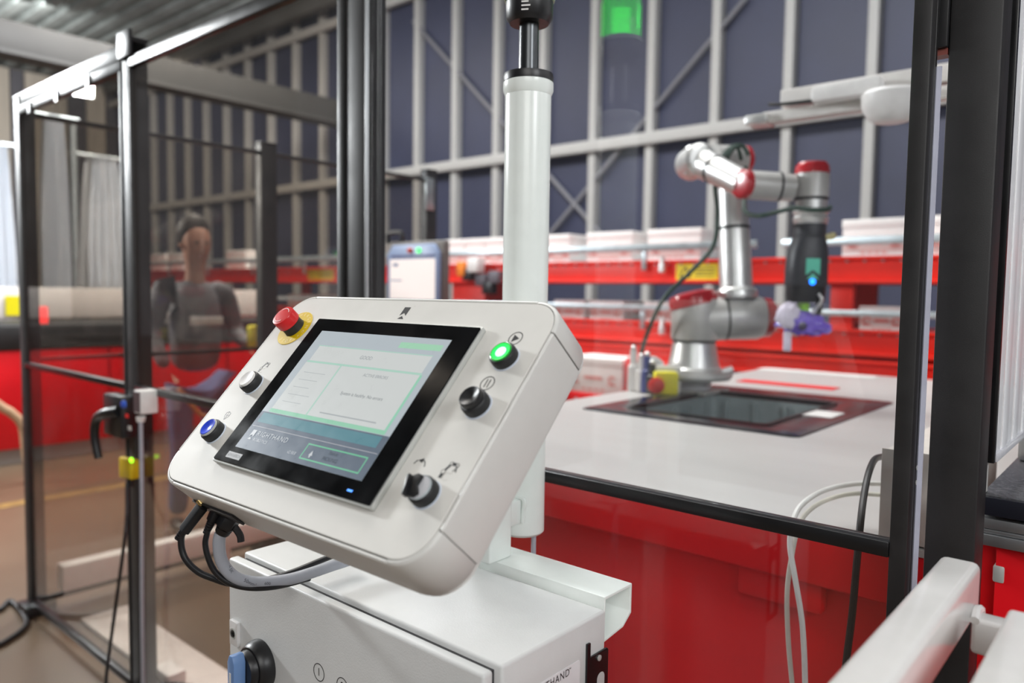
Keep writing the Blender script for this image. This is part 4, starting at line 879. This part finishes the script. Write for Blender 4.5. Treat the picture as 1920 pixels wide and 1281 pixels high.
build('weld_bead', tube(B(), [(pc.x + .025, pc.y - rP * .76, q0.z - .02), (pc.x + .026, pc.y - rP * .74, q0.z), (pc.x + .025, pc.y - rP * .76, q0.z + .019), (pc.x - .01, pc.y - rP * .99, q0.z + .021)], .004, 8), STAND, pl)
tag(build('pole_cable', cyl(B(), (pc.x + .018, pc.y + .01, .03), (pc.x + .018, pc.y + .01, zb_ - .0005), .0042, n=12), GREYC), 'thin grey conduit dropping straight from the bottom of the white pole', 'cable')
# ================================================================== OPERATOR PANEL (tilted)
TL = math.radians(47.55)
P0 = O + Vector((-.8845, .6164, -.0370))
uu = Vector((0, math.cos(TL), math.sin(TL))); nn = Vector((0, -math.sin(TL), math.cos(TL)))
PM = Matrix((Vector((1, 0, 0)), uu, nn)).transposed().to_4x4(); PM.translation = P0
op = thing('operator_panel', PM @ Vector((.15, -.115, -.07)), 'tilted light grey operator panel with touch screen and push buttons', 'control panel')
X0, X1, Y0, Y1, RC = -.103, .401, -.2755, .047, .043
D0, D1 = -.0085, -.074
IN = .0052
build('inner_core', prism(B(), rrect(X0 + .0015, Y0 + .0015, X1 - .0015, Y1 - .0015, RC - .0015, 8), PM, D1 + .002, -.0122), SEAM, op)
build('face_plate', prism(B(), rrect(X0 + IN, Y0 + IN, X1 - IN, Y1 - IN, RC - IN, 10), PM, -.0121, -.008), PLATE, op, bevel=.0006, seg=1)
gp = .0009
def prof(lo, hi, name='side_profile'):
    bm = B(); box(bm, lo, hi); 
    bmesh.ops.transform(bm, matrix=PM, verts=bm.verts); return build(name, bm, SHELL, op, bevel=.0032, seg=4)
iw = IN - gp
prof((X0 + RC + gp, Y1 - iw, D1), (X1 - RC - gp, Y1, D0)); prof((X0 + RC + gp, Y0, D1), (X1 - RC - gp, Y0 + iw, D0))
prof((X0, Y0 + RC + gp, D1), (X0 + iw, Y1 - RC - gp, D0)); prof((X1 - iw, Y0 + RC + gp, D1), (X1, Y1 - RC - gp, D0))
for cx, cy, a0 in ((X1 - RC, Y1 - RC, 0), (X0 + RC, Y1 - RC, 90), (X0 + RC, Y0 + RC, 180), (X1 - RC, Y0 + RC, 270)):
    k = 12; ar = [math.radians(a0 + 90 * i / k) for i in range(k + 1)]
    pts = [(cx + RC * math.cos(t), cy + RC * math.sin(t)) for t in ar] + [(cx + (RC - iw) * math.cos(t), cy + (RC - iw) * math.sin(t)) for t in ar[::-1]]
    bm = B(); m_ = k + 1
    V = [[bm.verts.new(PM @ Vector((x, y, h))) for x, y in pts] for h in (D1, D1 + .0035, D0 - .0035, D0 - .001, D0)]
    # round the outer front and back rims
    for row, ins in ((0, .003), (3, .001), (4, .003)):
        for i in range(m_):
            t = ar[i]; V[row][i].co = PM @ Vector((cx + (RC - ins) * math.cos(t), cy + (RC - ins) * math.sin(t), (D1, 0, 0, D0 - .001, D0)[row]))
    N_ = len(pts)
    for A, C in zip(V, V[1:]):
        for i in range(N_): bm.faces.new((A[i], A[(i + 1) % N_], C[(i + 1) % N_], C[i]))
    for A in (V[0], V[-1]):
        for i in range(k): bm.faces.new((A[i], A[i + 1], A[N_ - 2 - i], A[N_ - 1 - i]))
    build('corner_cap', bm, SHELL, op, ang=50)
bm = B(); prism(bm, rrect(X0 + .002, Y0 + .002, X1 - .002, Y1 - .002, RC - .002, 8), PM, D1 - .004, D1 - .0003); build('back_plate', bm, SHELL, op, bevel=.002)
bm = B(); prism(bm, rrect(.07, -.17, .19, -.05, .004), PM, D1 - .05, D1 - .0042); build('mounting_block', bm, STAND, op, bevel=.003)
FN = -.008
def F_(x, y, d=0): return PM @ T((x, y, FN + d))
# --- display
dsp = build('display', prism(B(), rrect(-.0008, -.2336, .3085, .0008, .003, 3), PM, FN + .0001, FN + .0062), STEEL, op, bevel=.0012)
build('bezel_glass', prism(B(), rrect(.0016, -.2312, .3061, -.0016, .002, 3), PM, FN + .0064, FN + .0078), GLASSB, dsp, bevel=.0004, seg=1)
def scrm(name, rgb, e):
    if name in MATS: return MATS[name]
    m = mat(name, rgb, .3, var=.02, scale=60, rvar=.3, spec=.08); b_ = m.node_tree.nodes['Principled BSDF']
    b_.inputs['Base Color'].default_value = (.03, .03, .032, 1)
    for l in list(m.node_tree.links):
        if l.to_socket == b_.inputs['Base Color']: m.node_tree.links.remove(l)
    b_.inputs['Emission Color'].default_value = (*lin(rgb), 1); b_.inputs['Emission Strength'].default_value = e; return m
h_ = FN + .0080
def ui(name, x0, y0, x1, y1, rgb, e=.62, lv=1, par=None):
    return build(name, prism(B(), [(x0, y0), (x1, y0), (x1, y1), (x0, y1)], PM, h_ + .00008 * (lv - 1), h_ + .00008 * lv - .00001), scrm('ui_%d_%d_%d' % rgb, rgb, e), par or dsp)
ES = .82
ui('screen', .029, -.2095, .275, -.0225, (186, 196, 202), ES)
ui('status_area', .0291, -.2094, .2749, -.1552, (92, 106, 122), ES, 2)
GRN = (176, 218, 200)
ui('header_tab', .196, -.0395, .268, -.031, (166, 220, 186), ES, 2)
ui('green_rule', .045, -.0475, .262, -.0462, (176, 216, 200), ES, 2); ui('green_rule', .045, -.0745, .263, -.0718, GRN, ES, 2)
ui('white_field', .048, -.0716, .2615, -.0477, (214, 218, 216), ES, 2)
ui('white_field', .0445, -.149, .1168, -.0747, (214, 218, 216), ES, 2); ui('white_field', .1196, -.149, .2612, -.0747, (214, 218, 216), ES, 2)
ui('green_rule', .117, -.149, .1194, -.0747, GRN, ES, 2); ui('green_rule', .0435, -.1545, .2655, -.1492, (150, 212, 180), ES, 3)
ui('green_rule', .2614, -.149, .2652, -.0747, (150, 214, 184), ES, 2)
ui('teal_band', .036, -.171, .265, -.157, (84, 138, 150), ES, 3)
ui('white_rule', .032, -.1774, .273, -.1768, (196, 196, 200), ES, 3)
for i in range(5): ui('text_line', .055, -.09 - .0115 * i - .0006, .1 - .006 * (i % 3), -.09 - .0115 * i, (172, 178, 180), ES, 3)
ui('text_line', .139, -.1432, .242, -.1416, (172, 178, 180), ES, 3)
def ring_rect(name, x0, y0, x1, y1, w_, rgb, lv):
    bm = B()
    for a_, b_ in (((x0, y0), (x1, y0 + w_)), ((x0, y1 - w_), (x1, y1)), ((x0, y0 + w_), (x0 + w_, y1 - w_)), ((x1 - w_, y0 + w_), (x1, y1 - w_))):
        prism(bm, [(a_[0], a_[1]), (b_[0], a_[1]), (b_[0], b_[1]), (a_[0], b_[1])], PM, h_ + .0002, h_ + .00028)
    return build(name, bm, scrm('ui_%d_%d_%d' % rgb, rgb, ES), dsp)
ring_rect('status_button', .158, -.2033, .264, -.183, .0016, (110, 200, 156), 3)
TX = lambda x, y: PM @ T((x, y, h_ + .0003))
LT, DK, MD = scrm('ui_text_light', (206, 210, 214), ES), scrm('ui_text_dark', (40, 50, 60), ES), scrm('ui_text_mid', (150, 156, 160), ES)
text('screen_lettering', 'RIGHTHAND', TX(.054, -.1866), .0098, LT, dsp, 'LEFT', spacing=1.2)
text('screen_subtitle', 'ROBOTICS', TX(.054, -.1952), .0058, LT, dsp, 'LEFT', spacing=1.1)
text('version_text', 'v2.10.0', TX(.14, -.1992), .0056, LT, dsp)
text('status_text', 'Status:', TX(.2094, -.1885), .006, DK, dsp); text('status_text', 'PICKING', TX(.2094, -.1965), .0068, DK, dsp)
text('message_text', 'GOOD', TX(.154, -.0595), .0075, MD, dsp); text('message_text', 'ACTIVE ERRORS', TX(.192, -.084), .0062, MD, dsp)
text('message_text', 'System is healthy. No errors', TX(.1905, -.1125), .0066, scrm('ui_text_grey', (120, 126, 130), ES), dsp)
def logo(kx, s, m_, par, name='logo_mark'):
    bm = B(); poly2(bm, kx, [(-.5 * s, .9 * s), (.5 * s, .9 * s), (.5 * s, -.35 * s), (0, .05 * s), (-.5 * s, -.35 * s)], .0002); o = build(name, bm, m_, par)
    bm = B(); poly2(bm, kx, [(-.5 * s, -.85 * s), (.5 * s, -.85 * s), (0, -.42 * s)], .0002); build(name + '_tip', bm, m_, par); return o
logo(TX(.0455, -.1895), .0078, LT, dsp)
bm = B(); poly2(bm, TX(.1735, -.1956), [(0, .005), (.0035, -.0015), (.0012, -.0012), (.0012, -.004), (-.0012, -.004), (-.0012, -.0012), (-.003, -.0015)], .0001); build('cursor_arrow', bm, LT, dsp)
build('power_led', prism(B(), [(.2632, -.2235), (.2715, -.2235), (.2715, -.2212), (.2632, -.2212)], PM, FN + .0079, FN + .0081), flat('led_blue_glow', (60, 140, 255), .3, 1.2), dsp)
lb = build('maker_label', prism(B(), rrect(.0245, -.2252, .0555, -.2168, .0006), PM, FN + .0079, FN + .0082), mat('label_silver', (142, 144, 146), .55), dsp)
text('maker_lettering', 'ADVANTECH', PM @ T((.04, -.2211, FN + .0083)) @ Matrix.Shear('XY', 4, (.15, 0)) if False else PM @ T((.04, -.2211, FN + .0083)), .0056, INK, lb, sx=.84)
# --- printed symbols on the face plate
logo(F_(.1535, .0205), .0112, INK, op)
text('trademark', '™', F_(.164, .0315), .0045, INKG, op)
bm = B(); ring2(bm, F_(.3555, -.0080), (0, 0), .0086, .001, .0002, 44); o = build('play_symbol', bm, INK, op)
bm = B(); poly2(bm, F_(.3555, -.0080), [(-.0036, .005), (-.0036, -.005), (.0054, 0)], .0002); build('play_triangle', bm, INK, o)
bm = B(); ring2(bm, F_(.3535, -.0692), (0, 0), .0086, .001, .0002, 44); o = build('pause_symbol', bm, INK, op)
for s in (-1, 1):
    bm = B(); seg2(bm, F_(.3535, -.0692), (s * .0021, -.0052), (s * .0021, .0052), .0011, .0002); build('pause_bar', bm, INK, o)
k = F_(.3285, -.1762)
bm = B(); ring2(bm, k, (0, 0), .0078, .0011, .0002, 20, .1, 1.35); poly2(bm, k, [(.0022, .0098), (.0022, .0042), (-.0042, .0064)], .0002)
ring2(bm, k, (0, 0), .0078, .0011, .0002, 10, 2.2, 2.95)
build('rotate_arrow', bm, INK, op)
def arm_icon(P_i, sc, m1=INK, m2=INKG):
    k = F_(0, 0); bm = B(); v = lambda q, dx, dy: (q[0] + dx * sc, q[1] + dy * sc)
    seg2(bm, k, P_i[0], P_i[1], .0042 * sc, .0002); seg2(bm, k, P_i[1], P_i[2], .0027 * sc, .0002); seg2(bm, k, P_i[2], P_i[3], .0034 * sc, .0002)
    wr = v(P_i[3], .0004, -.0044); seg2(bm, k, P_i[3], wr, .0018 * sc, .0002)
    seg2(bm, k, v(wr, 0, .0004), v(wr, -.0026, -.003), .001 * sc, .0002); seg2(bm, k, v(wr, 0, .0004), v(wr, .0018, -.0034), .001 * sc, .0002)
    o = build('arm_symbol', bm, m1, op)
    bm = B()
    for q, r in ((P_i[1], .0024), (P_i[2], .0018), (P_i[3], .0017)): ring2(bm, k @ T((0, 0, .0002)), q, r * sc, .0006 * sc, .0002, 20)
    build('joint_outline', bm, m1, o)
    bm = B()
    for q, r in ((P_i[1], .0022), (P_i[2], .0016), (P_i[3], .0015)): lathe(bm, k @ T((q[0], q[1], .0002)), [(0, r * sc), (.0001, r * sc)], 16)
    build('symbol_joints', bm, PLATE, o)
    bm = B(); c_ = v(P_i[1], .0068, -.0042); ring2(bm, k, c_, .0042 * sc, .0005, .0002, 24, .9, 5.6); seg2(bm, k, v(c_, .002, .004), v(c_, .005, .0046), .0005, .0002); build('pale_gripped_item', bm, m2, o)
AI = [(.3632, -.1829), (.3638, -.1758), (.3686, -.1657), (.3768, -.1661)]
arm_icon(AI, 1); arm_icon([(-.0583 + .85 * (x - AI[0][0]), -.0950 + .9 * (y - AI[0][1])) for x, y in AI], .8)
bm = B(); k = F_(-.0520, -.1685)
P_s = [(0, .0062), (.0048, .0042), (.0048, -.001), (0, -.0068), (-.0048, -.001), (-.0048, .0042)]
for a_, b_ in zip(P_s, P_s[1:] + P_s[:1]): seg2(bm, k, a_, b_, .0006, .0002)
seg2(bm, k, (-.0048, .0005), (.0048, .0005), .0004, .0002); seg2(bm, k, (0, .006), (0, -.006), .0003, .0002)
build('shield_symbol', bm, mat('ink_grey', (90, 90, 92), .5), op)
# --- push buttons
BZ = [(0.0004, .0146), (.004, .0153), (.0105, .0150), (.0119, .0142), (.0124, .0132)]
GSK = mat('gasket_pale_blue', (196, 204, 216), .3)
def button(name, x, y):
    o = build(name, lathe(B(), F_(x, y), BZ, 44), BLKR, op)
    build('gasket', lathe(B(), F_(x, y), [(.0001, .0162), (.0012, .0158), (.0014, .0150)], 44, caps=False), GSK, o); return o
def dish(z, r, dep): return [(z - .003, r), (z, r), (z + .0006, r * .93), (z + .0003, r * .85), (z - dep * .4, r * .6), (z - dep * .8, r * .3), (z - dep, 0)]
o = button('green_start_button', .360, -.0365)
build('lens_ring', lathe(B(), F_(.36, -.0365), [(.010, .0127), (.0132, .0127), (.0136, .0119), (.0134, .0109), (.0126, .0108)], 44, caps=False), flat('green_ring', (24, 150, 50), .25, .35), o)
build('green_lens', lathe(B(), F_(.36, -.0365), [(.0125, .0108), (.0133, .0107), (.0131, .009), (.0128, .0065)], 40, caps=False), flat('green_lens_glow', (40, 240, 90), .25, .85), o)
build('lit_centre', lathe(B(), F_(.36, -.0365), [(.0127, .0064), (.0128, .0062), (.0126, .004), (.0125, 0)], 36), flat('green_centre_glow', (190, 255, 225), .25, 1.3), o)
o = button('black_pause_button', .3600, -.0985)
build('button_cap', lathe(B(), F_(.36, -.0985), [(.0125, .0126), (.0165, .0126)] + dish(.0185, .0122, .0035)[1:], 44), BLK, o)
o = button('white_reset_button', -.0445, -.1165)
build('button_cap', lathe(B(), F_(-.0445, -.1165), [(.0118, .0126)] + dish(.0150, .0124, .0016)[1:], 44), WHITEP, o)
o = button('blue_reset_button', -.0455, -.1965)
build('button_cap', lathe(B(), F_(-.0455, -.1965), [(.0118, .0122)] + dish(.0152, .0118, .0022)[1:], 44), mat('button_blue', (44, 74, 214), .28), o)
build('cap_rim', lathe(B(), F_(-.0455, -.1965), [(.0118, .0128), (.0152, .0128), (.0155, .0122), (.0145, .0119)], 44, caps=False), STEEL, o)
sx_, sy_ = .3605, -.2025
o = button('selector_switch', sx_, sy_)
build('selector_disc', lathe(B(), F_(sx_, sy_), [(.0120, .0126), (.0133, .0126), (.0138, .0118), (.0138, 0)], 44), mat('selector_grey', (190, 190, 194), .3), o)
build('rim_ring', lathe(B(), F_(sx_, sy_), [(.0122, .0131), (.0142, .0130), (.0143, .0126), (.0125, .0126)], 44, caps=False), mat('rim_pale', (180, 190, 194), .25), o)
k = F_(sx_ - .0035, sy_) @ Matrix.Rotation(math.radians(20), 4, 'Z')
bm = B(); prism(bm, [(-.0092, -.0105), (.001, -.0128), (.0065, -.0095), (.0045, -.004), (.0025, 0), (.0045, .004), (.0065, .0095), (.001, .0128), (-.0092, .0105)], k, .0139, .0175); build('selector_grip', bm, BLK, o, bevel=.001)
bm = B(); prism(bm, [(-.0095, -.0112), (-.0058, -.0118), (-.0058, .0118), (-.0095, .0112)], k, .0139, .0215); g_ = build('selector_lever', bm, BLK, o, bevel=.0014)
build('lever_edge', prism(B(), [(-.0102, -.0108), (-.0096, -.0108), (-.0096, .0108), (-.0102, .0108)], k, .0148, .0210), STEEL, g_)
# emergency stop
ex_, ey_ = -.050, -.0158
o = build('emergency_stop_plate', lathe(B(), F_(ex_, ey_), [(.0001, .0302), (.0008, .0302), (.001, .0300)], 64), mat('stop_plate_yellow', (214, 182, 8), .4), op)
bm = B()
dgl = 'EMERGENCY STOP'
build('stop_collar', lathe(B(), F_(ex_, ey_), [(.0011, .0158), (.003, .0152), (.0125, .0150)], 40), BLKR, o)
build('stop_knob', lathe(B(), F_(ex_, ey_), [(.0127, .0160), (.0135, .0168), (.0265, .0168), (.0280, .0161), (.0285, .013), (.0287, 0)], 48), mat('stop_knob_red', (206, 32, 36), .3), o)
bm = B(); ring2(bm, F_(ex_, ey_, .0288), (0, 0), .0118, .0011, .0003, 30, .5, 2.3); ring2(bm, F_(ex_, ey_, .0288), (0, 0), .0118, .0011, .0003, 30, 3.6, 5.4); build('knob_arrows', bm, mat('knob_print', (236, 214, 210), .4), o)
YT = mat('plate_print', (246, 232, 170), .4)
for i, ch_ in enumerate('EMERGENCY'):
    an = math.radians(128 - 20 * i); text('plate_lettering', ch_, F_(ex_, ey_, .0011) @ T((math.cos(an) * .0245, math.sin(an) * .0245, 0)) @ Matrix.Rotation(an - math.pi / 2, 4, 'Z'), .0072, YT, o)
for i, ch_ in enumerate('STOP'):
    an = math.radians(240 + 20 * i); text('plate_lettering', ch_, F_(ex_, ey_, .0011) @ T((math.cos(an) * .0245, math.sin(an) * .0245, 0)) @ Matrix.Rotation(an + math.pi / 2, 4, 'Z'), .0072, YT, o)
# --- connectors on the underside and their cables
def und(px, py):
    r = ray(px, py); n_ = uu; dd = ((P0 - O).dot(n_) + Y0) / r.dot(n_); return O + r * dd
def loc_(p): return PM.inverted() @ p
dn = -uu
pz = und(386, 945); print('UND', loc_(pz), loc_(und(425, 968)), (M3 @ (pz - O)).z)
sl = build('socket_strip', prism(B(), rrect(-.085, -.05, .0, -.022, .003), PM @ T((0, Y0, 0)) @ Matrix.Rotation(math.radians(90), 4, 'X'), .0002, .0025) if False else cbox(B(), (0, 0, 0), (.1, .003, .022), PM @ T((loc_(und(410, 958)).x, Y0 - .0018, loc_(und(410, 958)).z))), BLK, op, bevel=.001)
def con(px, py, px2, py2, d, r, label):
    return None
q = und(374, 940); d0 = (M3 @ (q - O)).z
def cD(px, py, d=0): return atD(px, py, d0 + d)
t = thing('plug_cable', cD(360, 975), 'black plug with ribbed sleeve and its cable at the left underside of the panel', 'cable')
build('metal_shell', cyl(B(), cD(373, 938, .0), cD(381, 948, -.002), .0042, .0042, 16), mat('gold_contact', (206, 178, 120), .25, metal=.9), t)
kq = frame(cD(381, 948), cD(345, 995) - cD(381, 948))
Lq = (cD(345, 995) - cD(381, 948)).length
build('plug_body', loft([(0, .0055, .004, 0), (.002, .0082, .0058, 0), (Lq, .0075, .0055, 0), (Lq + .001, .006, .0045, 0)], kq, 24, 5), BLK, t)
for i in range(4): build('sleeve_ring', lathe(B(), kq @ T((0, 0, Lq + .0012 + i * .0035)), [(0, .0052 - i * .0003), (.0022, .0052 - i * .0003)], 18), BLK, t)
build('cable_jacket', tube(B(), [cD(345, 995), cD(340, 1008), cD(341, 1030), cD(350, 1052, .0), cD(372, 1073, .005), cD(400, 1085, .012), cD(430, 1094, .02), cD(470, 1094, .035), cD(540, 1076, .07), cD(600, 1052, .11), cD(640, 1036, .14), cD(670, 1022, .16)], .0042, 12), BLK, t)
t = thing('plug_cable', cD(395, 980), 'second black plug and thin cable beside the black cable gland', 'cable')
k2 = frame(cD(404, 962), cD(390, 992) - cD(404, 962)); L2 = (cD(390, 992) - cD(404, 962)).length
build('plug_body', loft([(-.012, .006, .005, 0), (0, .0072, .0058, 0), (L2 * .5, .007, .0055, 0)], k2, 20, 5), BLK, t)
for i in range(5): build('sleeve_ring', lathe(B(), k2 @ T((0, 0, L2 * .55 + i * .0035)), [(0, .0055 - i * .0003), (.0022, .0055 - i * .0003)], 18), BLK, t)
build('cable_jacket', tube(B(), [cD(391, 988, .001), cD(388, 1002), cD(385, 1020), cD(390, 1045), cD(403, 1072, .002), cD(425, 1091, .006), cD(455, 1101, .014), cD(490, 1103, .025), cD(530, 1098, .045), cD(580, 1085, .08)], .0038, 12), BLK, t)
t = thing('gland_cable', cD(425, 985), 'thick grey printed control cable with black cable gland under the panel', 'cable')
k3 = frame(cD(438, 961), cD(416, 1000) - cD(438, 961))
build('gland_body', lathe(B(), k3, [(-.006, .0125), (0, .0125), (.0005, .0105), (.004, .0105)], 6), BLK, t, bevel=.0006)
build('gland_nut', lathe(B(), k3 @ T((0, 0, .0045)), [(0, .0135), (.016, .0135), (.019, .0112)], 6), BLK, t, bevel=.0008)
build('gland_collar', lathe(B(), k3 @ T((0, 0, .0236)), [(0, .0105), (.006, .0095), (.008, .008)], 24), BLK, t)
gpts = [cD(414, 1000), cD(411, 1012), cD(411, 1030, .0), cD(415, 1050, .002), cD(426, 1070, .006), cD(445, 1085, .012), cD(472, 1092, .022), cD(505, 1092, .036), cD(545, 1086, .055), cD(585, 1074, .078), cD(620, 1062, .10), cD(648, 1053, .12), cD(680, 1040, .14)]
build('cable_jacket', tube(B(), gpts, .0078, 18, 8), GREYC, t)
def along(s_, px, py, d, ang, size):
    p = cD(px, py, d); kf_ = frame(p, (O - p), M3[0]) @ Matrix.Rotation(ang, 4, 'Z'); kf_.translation = p + (O - p).normalized() * .0079
    text('cable_print', s_, kf_, size, mat('print_grey', (70, 72, 80), .5), t)
along('0.5K', 432, 1068, .008, -.95, .0052); along('16x0.50mm²', 460, 1089, .017, -.42, .0060); along('CC 600', 495, 1094.5, .031, -.02, .0052)
tag(build('rubber_cap', tube(B(), [cD(430, 975), cD(441, 990), cD(450, 1004), cD(452, 1016)], .0046, 10), BLKR), 'loose black rubber socket cap dangling beside the cable gland', 'cap')
